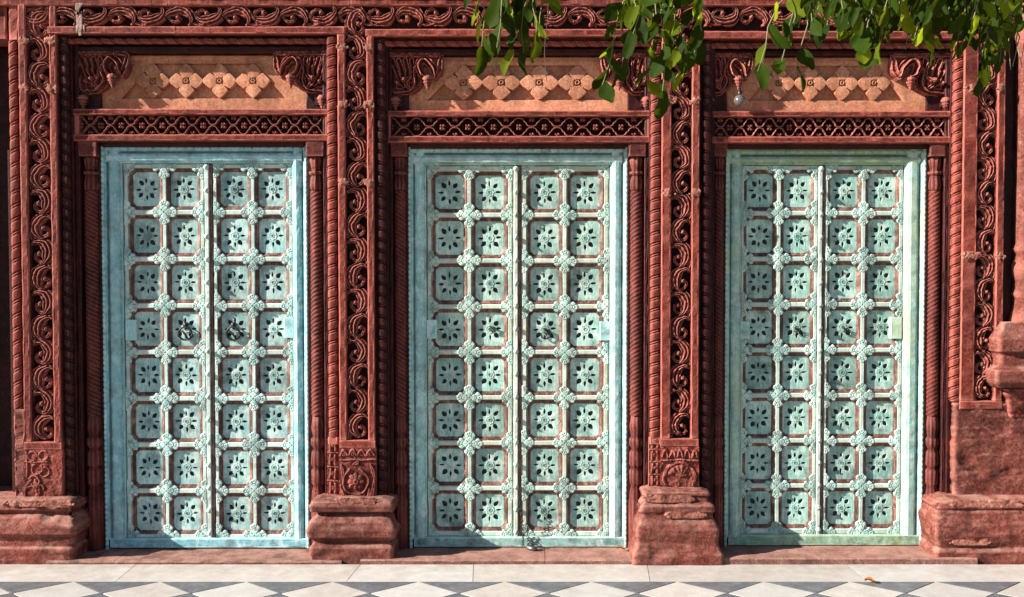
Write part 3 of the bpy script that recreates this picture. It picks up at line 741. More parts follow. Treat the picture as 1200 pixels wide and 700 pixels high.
    barx('lattice_rail', t, xi0, xi1, .046, .16, zj1-.001, Z(128+off, .055), M['red'], b=.005, step=.014, amp=.0018)
    barx('lattice_rail', t, xi0, xi1, .043, .16, Z(165.5+off, .05), zj0+.002, M['red'], b=.005, step=.014, amp=.0018)
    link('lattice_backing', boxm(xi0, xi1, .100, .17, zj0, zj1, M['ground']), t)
    for (q0, q1) in ((xi0, ja), (jb, xi1)):
        if q1-q0 > .01: link('lattice_post', boxm(q0, q1, .055, .16, zj0, zj1, M['red']), t)
    link('lattice_screen', jali(ja, jb, zj0, zj1, .06, (12, 10, 12)[bi]), t, (ja, .078, zj0))
    # door soffit board under the lattice band
    link('door_soffit', boxm(xi0, xi1, .095, .17, Z(173+off, Y_FR), Z(165.5+off, .05)+.004, M['jamb']), t)
    # brackets
    for sx, rng in ((-1, ((88, 149), (455, 519), (824, 884))[bi]), (1, ((318, 384), (704, 765), (1046, 1117))[bi])):
        p0, p1 = X(rng[0], .04, 90), X(rng[1], .04, 90)
        o = link('bracket', BR[(bi+(sx > 0)) % 2], t, (p0 if sx > 0 else p1, .134, Z(110+off, .06)), scale=((p1-p0)/.30*(1 if sx > 0 else -1), 1.3, 1))
        px = (rng[0]+22) if sx > 0 else (rng[1]-18)
        link('pendant', PD, t, (X(px, .05, 90), .060, Z(92+off, .05)))
        px = (rng[1]-7) if sx > 0 else (rng[0]+8)
        link('pendant', PD, t, (X(px, .06, 110), .072, Z(117+off, .06)))
        link('bracket_stem', boxm(X(px-8, .09, 110), X(px+8, .09, 110), .085, .14, Z(122+off, .06), Z(100+off, .06), M['jamb']), t)
# ------------------------------------------------------------------ doors
def petal_poly(cx, cz, L0, L1, wd, ang, n=7):
    pts = []
    for i in range(n): 
        t = i/(n-1); pts.append((L0+(L1-L0)*t, wd*math.sin(math.pi*t**.8)**.8))
    for i in range(n-2, 0, -1):
        t = i/(n-1); pts.append((L0+(L1-L0)*t, -wd*math.sin(math.pi*t**.8)**.8))
    ca, sa = math.cos(ang), math.sin(ang)
    return [(cx+x*ca-y*sa, cz+x*sa+y*ca) for x, y in pts]
def rosette_panel(w_, h_, mat, seed=0):
    holes = []; q = random.Random(seed); j = lambda a: q.uniform(-a, a)
    u = w_
    for k in range(4):
        a = math.pi/4+k*math.pi/2; a2 = math.atan2(math.sin(a)*1.08, math.cos(a))
        holes.append(petal_poly(w_/2+u*j(.008), h_/2+u*j(.008), u*(.19+j(.012)), u*(.44+j(.018)), u*(.086+j(.010)), a2+j(.07)))
        holes.append(petal_poly(w_/2, h_/2, u*(.20+j(.015)), u*(.43+j(.02)), u*(.046+j(.008)), k*math.pi/2+j(.07)))
    c = .16*w_
    outer = [(-.004, -.004), (w_+.004, -.004), (w_+.004, h_+.004), (-.004, h_+.004)]
    V, Fc = fill_shape(outer, holes, .004, .0008, None)
    k0 = len(V); nf = len(Fc)
    # raised eight-lobed heart with a drilled centre
    seg = 32; rings = [(.165, -.0046), (.165, -.0060), (.150, -.0072), (.085, -.0058), (.075, -.0058), (.078, -.0078), (.056, -.0082), (.050, -.002)]
    for (rr, y) in rings:
        for j in range(seg):
            th = 2*math.pi*j/seg; q = rr*u*(1-.20*(1-abs(math.cos(4*th)))*(rr > .1))
            V.append((w_/2+q*math.cos(th), y, h_/2+q*math.sin(th)))
    for i in range(len(rings)-1):
        for j in range(seg):
            a = k0+i*seg+j; b = k0+i*seg+(j+1) % seg; Fc.append((a, b, b+seg, a+seg))
    fm = [0]*nf+[0]*((len(rings)-2)*seg)+[2]*seg
    return mesh('rosette_panel', V, Fc, [mat['panel'], mat['orn'], M['dark']], False, fm)
def moulding_ring(w_, h_, ow, oh, d, mats):
    """sloping octagonal moulding between the ribs and the sunk panel"""
    c = .019; i_ = [(c, 0), (w_-c, 0), (w_, c), (w_, h_-c), (w_-c, h_), (c, h_), (0, h_-c), (0, c)]
    c2 = c+.008
    o_ = [(c2-ow, -oh), (w_-c2+ow, -oh), (w_+ow, c2-oh), (w_+ow, h_-c2+oh), (w_-c2+ow, h_+oh), (c2-ow, h_+oh), (-ow, h_-c2+oh), (-ow, c2-oh)]
    q_ = [(-ow, -oh), (w_+ow, -oh), (w_+ow, h_+oh), (-ow, h_+oh)]
    V = [(x, 0, z) for x, z in i_]+[(x, -.003, z) for x, z in i_]+[(x, -d, z) for x, z in o_]+[(x, -d, z) for x, z in q_]
    Fc = []; fm = []
    for j in range(8):
        k = (j+1) % 8
        Fc.append((j, j+8, k+8, k)); fm.append(0)
        Fc.append((j+8, j+16, k+16, k+8)); fm.append(0)
    for (a, b, q) in ((16, 23, 24), (18, 17, 25), (20, 19, 26), (22, 21, 27)): Fc.append((a, b, q)); fm.append(1)
    return mesh('panel_moulding', V, Fc, mats, False, fm)
def rib_flower(mat, half=0, seed=0):
    """quatrefoil boss; half = -1/1 keeps one side"""
    S = .150; r = Relief(S, S, .0017, seed); c = S/2; r.wx = r.x+.0006*np.sin(r.z*200+seed); r.wz = r.z+.0006*np.sin(r.x*210)
    ax, az = np.abs(r.wx-c), np.abs(r.wz-c)
    d = (ax**1.15+az**1.15)**(1/1.15)/.037
    r.H = np.where(d < 1, .0105+.004*np.clip(1-d, 0, 1), 0)
    r.ball(c, c, .027, .0135, flat=.8)
    for k in range(4):
        a = k*math.pi/2; ca, sa = math.cos(a), math.sin(a)
        # trefoil at the end of each arm
        r.ball(c+ca*.050, c+sa*.050, .0155, .0105, flat=.85)
        for s in (-1, 1): r.ball(c+ca*.043-sa*s*.0135, c+sa*.043+ca*s*.0135, .0125, .0100, flat=.85)
        r.ball(c+ca*.030, c+sa*.030, .017, .0115, flat=.9)
    th = np.arctan2(r.wz-c, r.wx-c); rr = np.hypot(r.wx-c, r.wz-c)
    diag = np.minimum(np.abs(r.wx-c-(r.wz-c)), np.abs(r.wx-c+(r.wz-c)))/1.414
    g = np.exp(-(diag/.0016)**2)*.006*(rr > .012)*(rr < .036)*(rr < .030)
    for k in range(4):
        a = k*math.pi/2; ca, sa = math.cos(a), math.sin(a)
        lx = (r.wx-c)*ca+(r.wz-c)*sa; lz = -(r.wx-c)*sa+(r.wz-c)*ca
        g = np.maximum(g, np.exp(-((np.hypot(lx-.026, lz)-.013)/.0014)**2)*.005*(lx > .030))
        g = np.maximum(g, np.exp(-((np.abs(lz)-.0065-(lx-.040)*.45)/.0014)**2)*.005*(lx > .040))
    r.H = np.where(r.H > 0, np.maximum(r.H-g, .0015), 0)
    r.H = np.where((rr < .0045) & (r.H > 0), .002, r.H)
    for k in range(4):
        a = k*math.pi/2; m = np.hypot(r.wx-c-math.cos(a)*.052, r.wz-c-math.sin(a)*.052) < .0034; r.H = np.where(m & (r.H > 0), .003, r.H)
    if half: 
        m = (r.x < c-.012) if half > 0 else (r.x > c+.012); r.H[m] = 0
    if abs(half) == 2: pass
    return r
def flower_mesh(mat, keepx=0, keepz=0, seed=0):
    r = rib_flower(mat, 0, seed); c = .075
    if keepx > 0: r.H[r.x < c-.010] = 0
    if keepx < 0: r.H[r.x > c+.010] = 0
    if keepz > 0: r.H[r.z < c-.009] = 0
    if keepz < 0: r.H[r.z > c+.009] = 0
    return r.build('rib_flower', mat)
DOOR = [ # px: panel columns (x0,x1), leaf edges, rows top(first panel top, last panel bottom), astragal
    dict(cols=[(158.7, 189.5), (202.5, 233.5), (260.6, 292), (305, 336.5)], leaf=(146.5, 241, 251, 344), rows=(202, 621), top=192, bot=630.5, rail=642, ftop=170),
    dict(cols=[(511, 543.5), (557.5, 590.5), (621.7, 654.5), (668.5, 702)], leaf=(500.5, 601.5, 611, 714), rows=(206, 617), top=194, bot=629, rail=641, ftop=172),
    dict(cols=[(873.6, 904), (917, 948), (971, 1002.5), (1015.5, 1047)], leaf=(868, 957, 966, 1057), rows=(204, 614), top=194, bot=626.5, rail=639, ftop=174)]
DL = ['double door in blue turquoise paint with two iron ring knockers, left of the others',
      'double door in worn pale green paint with a chain and padlock at its foot',
      'double door in sage green paint with mossy bottom rail, beneath the thickest leaves']
def door(bi):
    D = DOOR[bi]; b = BAY[bi]; pal = PAL[bi]; y = Y_LEAF
    fl, fr = X(b['fl'], Y_FR), X(b['fr'], Y_FR)
    t = thing('panelled_door', DL[bi], 'door', ((fl+fr)/2, Y_FR, Z(D['rail'], Y_FR)), 'pierced turquoise double doors')
    z0, z1 = Z(D['rail'], Y_FR), Z(D['ftop'], Y_FR)
    l0, l1, l2, l3 = (X(v, y) for v in D['leaf']); zb, zt = Z(D['bot'], y), Z(D['top'], y)
    # frame: beaded outer strip, hollow, smooth roll, step to the leaf
    for sx, e, inn in ((1, fl, l0), (-1, fr, l3)):
        wd = abs(inn-e); o = .036
        pr = [(0, .16), (0, .004), (.004, 0), (o*.55, -.004), (o-.004, .0), (o, .009), (o+.006, .011), (o+.010, .006), (o+.022, -.003), (wd*.72, -.006), (wd*.86, -.001), (wd*.93, .010), (wd-.002, .013), (wd-.001, .16)]
        pr = [(e+sx*u, Y_FR+v) for u, v in pr]
        if sx < 0: pr = pr[::-1]
        link('frame_jamb', sweep(pr, 'z', z0+.045, z1, pal['frame'], step=.03, amp=.0012, smooth=False, seed=bi+sx), t)
        V = rope('z', e+sx*.016, Y_FR-.001, z0+(-.012 if sx > 0 else .0), z1-.005, .0105, .030, pal['frame'], seg=8, step=.005, twin=False, strand=0, depth=.35)
        link('beading', V, t)
    hh = z1-zt
    o = .034
    pr = [(.16, z1), (.002, z1), (-.002, z1-.004), (-.004, z1-o*.5), (.0, z1-o), (.010, z1-o-.002), (.010, z1-o-.008), (-.002, z1-o-.016), (-.009, z1-o-.03), (-.004, z1-hh+.016), (.010, z1-hh+.006), (.012, z1-hh+.001), (.16, z1-hh+.001)]
    pr = [(Y_FR+u, v) for u, v in pr]
    link('frame_head', sweep(pr, 'x', fl+.040, fr-.040, pal['frameh'], step=.03, amp=.001, seed=bi), t)
    link('frame_corner', boxm(fl+.002, fl+.0405, Y_FR+.001, .16, z1-hh+.01, z1-.001, pal['frame']), t)
    link('beading', rope('x', z1-.021, Y_FR-.001, fl+.02, fr-.02, .0115, .046, pal['frameh'], seg=8, step=.005, twin=False, strand=0, depth=.4), t)
    barx('bottom_rail', t, fl+.034, fr-.004, Y_FR-.006, .2, z0, zb+.004, pal['frameh'], b=.004, step=.02, amp=.0016)
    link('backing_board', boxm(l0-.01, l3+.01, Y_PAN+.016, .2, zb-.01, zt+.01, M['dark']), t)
    ztp, zbt = Z(D['rows'][0], Y_PAN), Z(D['rows'][1], Y_PAN)
    pitch = (ztp-zbt)/(8-.265*1.0+.0); pitch = (ztp-zbt)/7.73; ph = pitch*.73
    cw = [(X(a, Y_PAN), X(c, Y_PAN)) for a, c in D['cols']]
    w_ = sum(c-a for a, c in cw)/4
    gap = cw[1][0]-cw[0][1]; gz = pitch-ph
    ow, oh = .0172, .0185
    pms = [rosette_panel(w_, ph, pal, bi*10+v) for v in range(6)]; mm = moulding_ring(w_, ph, ow, oh, .0150, [M['bevel'], pal['rib']])
    fmesh = {}
    for kx in (-1, 0, 1):
        for kz in (-1, 0, 1):
            fmesh[kx, kz] = flower_mesh(pal['orn'], kx, kz, seed=bi*9+kx*3+kz+5)
    for li, (la, lb, cols) in enumerate(((l0, l1, cw[:2]), (l2, l3, cw[2:]))):
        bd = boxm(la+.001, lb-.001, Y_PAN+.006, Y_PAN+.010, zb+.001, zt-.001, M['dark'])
        leaf = link('door_leaf', bd, t)
        yr = Y_PAN-.0190   # rib front
        # vertical ribs
        xs = [(la, cols[0][0]-ow), (cols[0][1]+ow, cols[1][0]-ow), (cols[1][1]+ow, lb)]
        for k, (a, c) in enumerate(xs):
            c0 = (a+c)/2; hw = max(.006, min((c-a)/2, .012))
            link('rib', sweep([(a, Y_PAN+.006), (a, yr+.006), (c0-hw*.9, yr+.005), (c0-hw*.7, yr-.004), (c0+hw*.7, yr-.004), (c0+hw*.9, yr+.005), (c, yr+.006), (c, Y_PAN+.006)], 'z', zb+.002, zt-.002, pal['rib'], step=.02, amp=.0007, seed=k+li*3+bi), leaf)
        zrows = [zbt+pitch*r for r in range(8)]
        edges = [(zb, zrows[0]-oh)]+[(zrows[r]+ph+oh, zrows[r+1]-oh) for r in range(7)]+[(zrows[7]+ph+oh, zt)]
        for k, (a, c) in enumerate(edges):
            if c-a < .004: a, c = (a+c)/2-.002, (a+c)/2+.002
            for (q0, q1) in ((cols[0][0]-ow, cols[0][1]+ow), (cols[1][0]-ow, cols[1][1]+ow)):
                m = (a+c)/2; hw = max(.006, (c-a)/2*.9)
                link('rib', sweep([(Y_PAN+.006, m-hw), (yr+.004, m-hw), (yr-.003, m-hw*.6), (yr-.003, m+hw*.6), (yr+.004, m+hw), (Y_PAN+.006, m+hw)], 'x', q0-.001, q1+.001, pal['rib'], step=.03, amp=.0007, seed=k+li), leaf)
        for (a, c) in cols:
            for z in zrows:
                link('rosette_panel', random.choice(pms), leaf, (a, Y_PAN+.001+random.uniform(-.001, .0015), z), rot=(random.uniform(-.012, .012), 0, random.uniform(-.02, .02)), scale=((c-a)/w_, 1, 1))
                link('panel_moulding', mm, leaf, (a, Y_PAN-.003, z), scale=((c-a)/w_, 1, 1))
        xc_ = [la+.012, (cols[0][1]+cols[1][0])/2, lb-.012]
        zc_ = [zb+.012]+[(zrows[r]+ph+zrows[r+1])/2 for r in range(7)]+[zt-.012]
        for ix, cx in enumerate(xc_):
            for iz, cz in enumerate(zc_):
                kx = (1, 0, -1)[ix]; kz = 1 if iz == 0 else -1 if iz == 8 else 0
                cxx = max(la+.012, min(lb-.012, cx+kx*.0))
                s = random.uniform(.96, 1.06)*1.07
                sx_ = s*(1 if ix == 1 else .86)
                link('rib_flower', fmesh[kx, kz], leaf, (cxx-.075*sx_+random.uniform(-.001, .001), yr+.002, cz-.075*s+random.uniform(-.0015, .0015)), rot=(0, random.uniform(-.03, .03), 0), scale=(sx_, random.uniform(.65, .9), s))
        if li == 0:
            # cover strip over the meeting of the two leaves, with studs
            a, c = l1+.002, l2-.004; m = (a+c)/2; hw = (c-a)/2
            link('cover_strip', sweep([(a, Y_PAN+.006), (a, yr-.004), (a+hw*.2, yr-.012), (m+hw*.05, yr-.012), (m+hw*.2, yr-.006), (m+hw*.2, Y_PAN+.006)], 'z', zb+.003, zt-.004, pal['rib'], step=.02, amp=.0012, seed=bi*2), leaf)
            link('cover_edge', sweep(rect(m+hw*.2+.0006, c, yr-.006, Y_PAN+.006, .003), 'z', zb+.003, zt-.006, M['bevel'], step=.02, amp=.0012, seed=bi*3), leaf)
            st = lathe([(.0145, 0), (.0145, .006), (.0115, .010), (.007, .010), (.0065, .016), (.003, .018)], pal['orn'], 14)
            nst = 16
            for k in range(nst+1):
                z = zb+.03+(zt-zb-.05)*k/nst
                o = link('stud', st, leaf, (m-hw*.35, yr-.011, z)); o.rotation_euler = (R(90), 0, 0)
        # small stop block nailed beside the outer stile
        bx = {0: (147, 159.5, 375, 399), 1: (333, 344.5, 372, 396)}[li] if bi == 0 else {0: (500, 512, 375, 397), 1: (703, 716, 377, 399)}[li] if bi == 1 else {0: (867, 879, 377, 397), 1: (1044, 1057, 372, 397)}[li]
        yb_ = Y_PAN-.034
        link('stop_block', sweep(rect(X(bx[0], yb_), X(bx[1], yb_), yb_, Y_PAN, .003), 'z', Z(bx[3], yb_), Z(bx[2], yb_), pal['frame'], amp=.001), leaf)
        # knockers
        if bi == 0:
            cx, cz = X((217.5, 273.5)[li], Y_PAN-.02), Z(391, Y_PAN-.02); rr = .037
            pts = [(cx+rr*math.cos(a), Y_PAN-.022-.006*math.cos(a/2), cz+rr*math.sin(a)) for a in np.linspace(.0, 2*math.pi, 25)]
            rd = [.0042+.002*abs(math.sin(i*.26-1.57)) for i in range(25)]
            V, Fc = tube(pts, rd, M['iron'], 8)
            kn = link('ring_knocker', mesh('ring_knocker', V, Fc, M['iron'], True), leaf)
            V, Fc = tube([(cx, Y_PAN+.002, cz+rr+.002), (cx, Y_PAN-.018, cz+rr+.004), (cx, Y_PAN-.028, cz+rr-.002), (cx, Y_PAN-.018, cz+rr-.012), (cx, Y_PAN, cz+rr-.01)], .0045, M['iron'])
            link('staple', mesh('staple', V, Fc, M['iron'], True), leaf)
            link('knocker_boss', lathe([(.020, 0), (.018, .006), (.010, .010), (.004, .014)], M['iron'], 12, 6, .25), leaf, (cx-.004, Y_PAN-.003, cz+rr+.010), rot=(R(90), 0, 0))
            # chipped iron leaf hanging in the ring
            V, Fc = tube([(cx-.02, Y_PAN-.02, cz+.016), (cx, Y_PAN-.026, cz-.004), (cx+.014, Y_PAN-.02, cz-.030)], [.004, .007, .004], M['iron'])
            link('ring_bar', mesh('ring_bar', V, Fc, M['iron'], True), leaf)
        elif (bi == 1) or bi == 2:
            px, py = {(1, 0): (576, 385), (1, 1): (639, 388), (2, 0): (933, 387), (2, 1): (990, 387)}[bi, li]
            cx, cz = X(px, Y_PAN-.01), Z(py, Y_PAN-.01); V = []; Fc = []
            for (dx, dz, ex, ez, r1) in ((-.008, .006, .022, -.018, .0042), (0, .008, .03, -.004, .003), (-.012, -.006, .010, -.026, .0035), (0, .0, -.014, .014, .003)):
                v, f = tube([(cx+dx, Y_PAN-.008, cz+dz), (cx+(dx+ex)/2, Y_PAN-.022, cz+(dz+ez)/2+.006), (cx+ex, Y_PAN-.010, cz+ez)], r1, M['iron']); k0 = len(V); V += v; Fc += [tuple(i+k0 for i in q) for q in f]
            link('knocker_stub', mesh('knocker_stub', V, Fc, M['iron'], True), leaf)
            if (bi, li) == (1, 1):
                pts = [(cx+.002+.026*math.cos(a), Y_PAN-.018, cz-.018+.026*math.sin(a)) for a in np.linspace(-3.4, 1.2, 18)]
                V, Fc = tube(pts, .0038, M['iron']); link('ring_knocker', mesh('ring_knocker', V, Fc, M['iron'], True), leaf)
    return t
for i in range(3): door(i)
# ------------------------------------------------------------------ threshold steps
for i, (a, c, lab) in enumerate(((70, 398, 'pink stone doorstep below the blue door'), (432, 765, 'pink stone doorstep under the padlocked middle door'), (815, 1130, 'pink stone doorstep below the mossy bottom rail'))):
    x0, x1 = X(a, 0), X(c, 0)
    t = thing('doorstep', lab, 'doorstep', ((x0+x1)/2, 0, 0), 'pink stone doorsteps')
    cut = [x0-.03, x0+(x1-x0)*(.22, .62, .45)[i], x1+.03]
    for k in range(2):
        link('step_slab', sweep(rect(-.122, .2, -.02, Z((643.5, 642, 640)[i], Y_FR)+.001, .006), 'x', cut[k]+.0015, cut[k+1]-.0015, M['step'], step=.02, amp=.002, seed=i+k), t)
# ------------------------------------------------------------------ far left rope of the neighbouring bay, and half pillar at right
t = thing('rope_pier', 'dark jamb with rope moulding at the far left edge', 'pier', (X(10), .05, 0))
link('rope_moulding', rope('z', X(19.5, .02), Y_ROPE-.005, Z(480), Z(46), .025, .075, M['red'], hand=-1, strand=.8), t)
barz('stone_band', t, X(14), X(26), .012, .14, Z(46), Z(-60), M['red'], b=.006, amp=.004)
barz('worn_shaft', t, X(14), X(27), .006, .14, 0, Z(480)-.001, M['worn'], b=.012, amp=.006, step=.012)
barz('jamb_back', t, X(-200), X(12), .26, .5, 0, Z(-60), M['jamb'], b=.004)
barz('stone_band', t, X(-60), X(9), .03, .2, Z(44), Z(-8), M['red'], b=.006, amp=.004)
barz('jamb_step', t, X(9), X(14.5), .055, .15, 0, Z(-60), M['jamb'], b=.006, amp=.003)
barz('added_shadow_jamb', t, X(-150), X(-95), .0, .5, 0, Z(-60), M['jamb'], b=.006, amp=.003)  # added out of view to cast shadow over the far-left recess
link('column_shaft', rope('z', X(-2, .30), .30, .0, Z(20), .03, .046, M['jamb2'], twin=False, strand=1.4), t)
t = thing('half_pillar', 'projecting worn sandstone baluster on a moulded bracket shelf, cut by the right edge', 'pillar', (X(1205, -.05), 0, Z(458)))
xa = X(1175, -.05)
plinth(t, xa, X(1290, -.05), -.045, [(.03, Z(455, -.08)), (.052, Z(450, -.08)), (.060, Z(446, -.08)), (.062, Z(437, -.08)), (.058, Z(434, -.08)), (.030, Z(431, -.08)), (.022, Z(428, -.08)), (.022, Z(415, -.08)), (.040, Z(412, -.08)), (.042, Z(398, -.08)), (.030, Z(394, -.08)), (.012, Z(386, -.08)), (-.01, Z(378, -.08))], M['worn'], 9.1, amp=.003, yb=.1, name='shelf')
plinth(t, X(1186, -.02), X(1290, -.02), .0, [(-.05, Z(540, 0)), (-.03, Z(520, 0)), (-.02, Z(500, 0)), (.01, Z(480, 0)), (.03, Z(462, -.03)), (.04, Z(456, -.03))], M['carve'], 3.3, amp=.010, yb=.1, name='corbel')
cx = X(1204, -.02)
pr = [(.075, Z(380)), (.07, Z(372)), (.055, Z(360)), (.050, Z(350)), (.062, Z(345)), (.05, Z(338)), (.048, Z(330)), (.060, Z(322)), (.064, Z(312)), (.050, Z(304)), (.044, Z(298)), (.06, Z(292)), (.05, Z(286)), (.046, Z(200)), (.045, Z(60)), (.06, Z(40)), (.06, Z(-60))]
link('baluster', lathe(pr, M['worn'], 28, 0, 0, cx, .03, 0, amp=.05), t)
barz('stone_band', t, X(1178), X(1190), .05, .14, Z(586), Z(-60), M['jamb'], b=.006)
# ------------------------------------------------------------------ chain and padlock of the middle door
def chain():
    t = thing('iron_chain', 'thin iron chain hanging at the meeting of the middle doors', 'chain', (X(612, .1), .10, Z(641, .1)))
    p0 = Vector((X(608, .10), .105, Z(583, .10))); p1 = Vector((X(613, .09), .088, Z(620, .09))); p2 = Vector((X(613, .08), .082, Z(640, .08)))
    path = []
    L = 20
    for k in range(L):
        s = k/(L-1); path.append(p0.lerp(p1, s*1.6) if s < .625 else p1.lerp(p2, (s-.625)/.375))
    V0, F0 = tube([(.0052*math.cos(a), 0, .0085*math.sin(a)) for a in np.linspace(0, 2*math.pi, 13)], .0021, M['iron'], 6)
    me = mesh('chain_link', V0, F0, M['iron'], True)
    for k, p in enumerate(path): link('chain_link', me, t, p, rot=(0, R(-8), R(15 if k % 2 else 100)))
    path = [Vector((X(617.5, .09), .088, Z(612, .09))).lerp(Vector((X(619, .08), .080, Z(640, .08))), k/8) for k in range(9)]
    for k, p in enumerate(path): link('chain_link', me, t, p, rot=(0, 0, R(15 if k % 2 else 100)))
chain()
t = thing('padlock', 'steel padlock lying on the doorstep at the end of the chain', 'padlock', (X(622, .05), .05, Z(645, .05)))
cx, zz = X(622.5, .06), Z(641, .06)
V = sweep([(.030*math.cos(a)*1.0, .014*math.sin(a)) for a in np.linspace(0, 2*math.pi, 14, endpoint=False)], 'z', -.016, .016, M['steel'], step=.008, amp=.001, smooth=True)
o = link('lock_body', V, t, (cx+.006, .050, zz-.008), rot=(R(55), R(8), R(-12)))
V, Fc = tube([(-.017, 0, 0), (-.017, 0, .022), (-.010, 0, .034), (0, 0, .038), (.010, 0, .034), (.017, 0, .022), (.017, 0, 0)], .0038, M['steel'], 8)
link('shackle', mesh('shackle', V, Fc, M['steel'], True), t, (cx-.004, .062, zz), rot=(R(18), R(-10), R(20)))
# ------------------------------------------------------------------ small things
def scrap(name, lab, cat_, x, y, z, s, mat, seed):
    rs = random.Random(seed); V = []; Fc = []
    n = 9
    for i in range(n):
        t = i/(n-1); wd = math.sin(math.pi*min(1, t*.92+.06))**.8*s*.32
        for j in (-1, 0, 1): V.append(((t-.5)*s, j*wd, .004+abs(j)*s*.20*(1+.3*rs.random())+.10*s*math.sin(t*5)+s*.08))
    for i in range(n-1):
        for j in range(2): a = i*3+j; Fc.append((a, a+3, a+4, a+1))
    o = link(name, mesh(name, V, Fc, mat, True), None, (x, y, z), rot=(0, 0, rs.uniform(-.8, .3))); tag(o, lab, cat_); return o
fy = -CD+CH/(-ray(VPX, 684)[2]/ray(VPX, 684)[1])
scrap('dry_leaf', 'curled orange dry leaf on the marble at a grey tile', 'leaf', P(1020, 684, fy)[0], fy, .003, .055, M['dry'], 3)
scrap('stone_crumb', 'small brown crumb of debris at the foot of the middle door frame', 'debris', X(729, .0), .03, .03, .05, M['debris'], 5)
bz = thing('glass_bulb', 'round clear glass bulb hanging under the left bracket over the greenest door', 'bulb', (X(867, 0, 118), .0, Z(118, 0)))
m, n_, l_, b_ = nmat('frosted_glass'); b_.inputs['Base Color'].default_value = (.30, .24, .23, 1); b_.inputs['Roughness'].default_value = .25; b_.inputs['Transmission Weight'].default_value = .75
link('globe', lathe([(.002, -.033), (.015, -.030), (.026, -.020), (.033, -.004), (.031, .010), (.022, .024), (.012, .030)], m, 24), bz, (X(867, 0, 118), .0, Z(118, 0)))
link('bulb_cap', lathe([(.012, 0), (.013, .004), (.012, .022), (.006, .026), (.003, .045)], M['iron'], 16), bz, (X(867, 0, 118), .0, Z(118, 0)+.029))
# ------------------------------------------------------------------ leafy branches hanging into the view
LM = []
def leaf_meshes():
    for v in range(6):
        rs = random.Random(v); V = []; Fc = []; n = 8; L = 1.0; wd = (.25, .29, .22, .32, .27, .21)[v]
        bend = rs.uniform(-.5, .5); fold = rs.uniform(.1, .5); tw = rs.uniform(-.5, .5); wv = rs.uniform(.02, .05)
        for i in range(n):
            t = i/(n-1); q = wd*(math.sin(math.pi*min(.985, t*.90+.055))**.75)*(1+.18*math.sin(t*7+v))
            z = -t*L; cy = bend*t*t*.5
            for j in (-1, -.5, 0, .5, 1):
                x = j*q; y = cy-abs(j)*q*fold+wv*math.sin(t*11+j*3+v)*abs(j)
                a = tw*t; V.append((x*math.cos(a)-y*math.sin(a)+.12*math.sin(t*3+v)*t, x*math.sin(a)+y*math.cos(a), z))
        for i in range(n-1):
            for j in range(4): a = i*5+j; Fc.append((a, a+1, a+6, a+5))
        LM.append(mesh('leaf', V, Fc, M['leaf'], True))
leaf_meshes()
def branch(lab, twigs, seed, size=1.0, extra=None, dens=1.0):
    rs = random.Random(seed)
    t0 = twigs[0]; x, z = P(t0[0], t0[1], t0[4])
    t = thing('leafy_branch', lab, 'branch', (x, t0[4], z), 'leafy tree branches hanging over the doors')
    cnt = 0
    for (sx, sy, ex, ey, y) in twigs:
        a = Vector((*P(sx, sy, y),)); b = Vector((*P(ex, ey, y-.05),)); A = Vector((a[0], y, a[1])); B = Vector((b[0], y-.05, b[1]))
        pts = []; n = 7
        for i in range(n):
            s = i/(n-1); p = A.lerp(B, s); k = math.sin(s*math.pi)
            p += Vector((k*.02*rs.uniform(-1, 1), k*.04*rs.uniform(-1, 1), .03*k)); pts.append(p)
        V, Fc = tube(pts, [.0032-.0021*i/(n-1) for i in range(n)], M['twig'], 6)
        link('twig', mesh('twig', V, Fc, M['twig'], True), t)
        Ln = (B-A).length; m = max(3, int(Ln/.024*dens))
        for i in range(m):
            s = (i+.6)/m; f = s*(n-1); k = min(n-2, int(f)); p = pts[k].lerp(pts[k+1], f-k)
            if cnt >= 290: break
            sc = size*rs.uniform(.055, .095)*(1-.15*(s < .3))
            side = 1 if i % 2 else -1
            rot = (rs.uniform(-.6, .5), side*rs.uniform(.05, 1.35)*(1.0-.55*s), rs.uniform(-1.6, 1.6))
            link('leaf', LM[rs.randrange(6)], t, p, rot=rot, scale=(sc*rs.uniform(.85, 1.2), sc, sc)); cnt += 1
    if extra: extra(t)
    return t
def tendril(t):
    pts = []
    for i in range(12):
        x, z = P(640+2*math.sin(i*.6), -20+115*i/11, -2.3); pts.append((x, -2.3, z))
    V, Fc = tube(pts, .0014, M['vine'], 5); link('tendril', mesh('tendril', V, Fc, M['vine'], True), t)
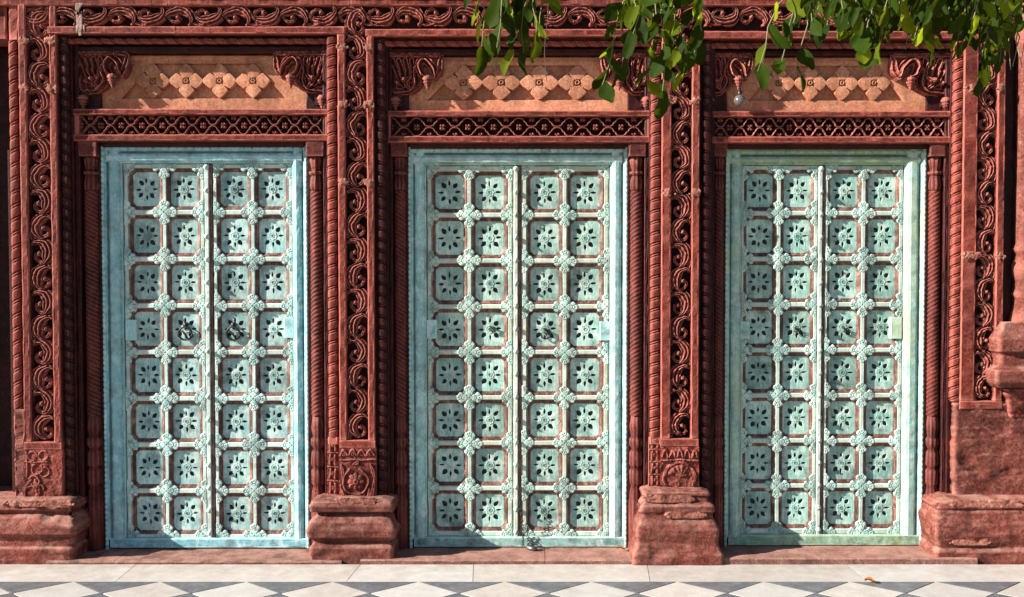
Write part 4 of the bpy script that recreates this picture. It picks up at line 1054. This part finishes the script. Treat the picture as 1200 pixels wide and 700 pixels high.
branch('leftmost leafy sprig with broad green leaves and a bare tendril over the middle door',
       [(560, -60, 564, 64, -2.3), (600, -60, 582, 56, -2.35), (605, -60, 600, 66, -2.25), (612, -60, 614, 62, -2.3), (630, -50, 628, 48, -2.4), (615, -60, 592, 5, -2.3), (640, -40, 650, 0, -2.2), (625, -40, 632, 40, -2.3)], 5, 1.2, tendril, .62)
branch('dense leafy sprig hanging in front of the pilaster right of the middle door',
       [(760, -60, 726, 94, -2.2), (765, -60, 706, 100, -2.3), (770, -60, 758, 100, -2.1), (780, -60, 776, 112, -2.3), (790, -60, 800, 90, -2.2), (800, -60, 822, 36, -2.4), (760, -50, 742, 40, -2.4), (775, -50, 768, 40, -2.1), (812, -60, 814, 62, -2.1), (780, -50, 790, 30, -2.35), (750, -50, 735, 10, -2.3)], 8, .95, None, .85)
branch('small sparse sprig with yellow green leaves over the flower panel of the right door',
       [(960, -60, 915, 76, -2.3), (955, -50, 932, 88, -2.2), (945, -40, 888, 84, -2.4), (950, -30, 925, 30, -2.3), (965, -50, 950, 30, -2.2)], 12, .9, None, .55)
rs = random.Random(4); tw = []
for k in range(46):
    ex = 955+k*5.6+rs.uniform(-6, 6); lim = 44 if ex < 1000 else 66 if ex < 1040 else 60 if ex < 1140 else 84
    if 1145 < ex < 1170: lim = 96
    tw.append((ex+rs.uniform(0, 45), -75, ex, lim*rs.uniform(.3, 1.0), rs.uniform(-2.6, -1.9)))
branch('thick leafy bough filling the upper right corner', tw[:23], 20, .72, None, 1.25)
tw3 = [(1010+i*11, -75, 1000+i*11+rs.uniform(-9, 9), rs.uniform(0, 46), rs.uniform(-1.9, -1.6)) for i in range(20)]
tw4 = [(960+i*12, -75, 955+i*12+rs.uniform(-9, 9), rs.uniform(-12, 24), rs.uniform(-2.9, -2.5)) for i in range(22)]
branch('nearest leafy bough along the upper right edge of the view', tw4, 41, .72, None, 1.3)
branch('darker leafy bough hanging deepest behind the other leaves at upper right', tw3, 33, 1.0, None, 1.5)
branch('thick leafy bough at the extreme upper right, beyond the right door', tw[23:], 21, .75, None, 1.25)
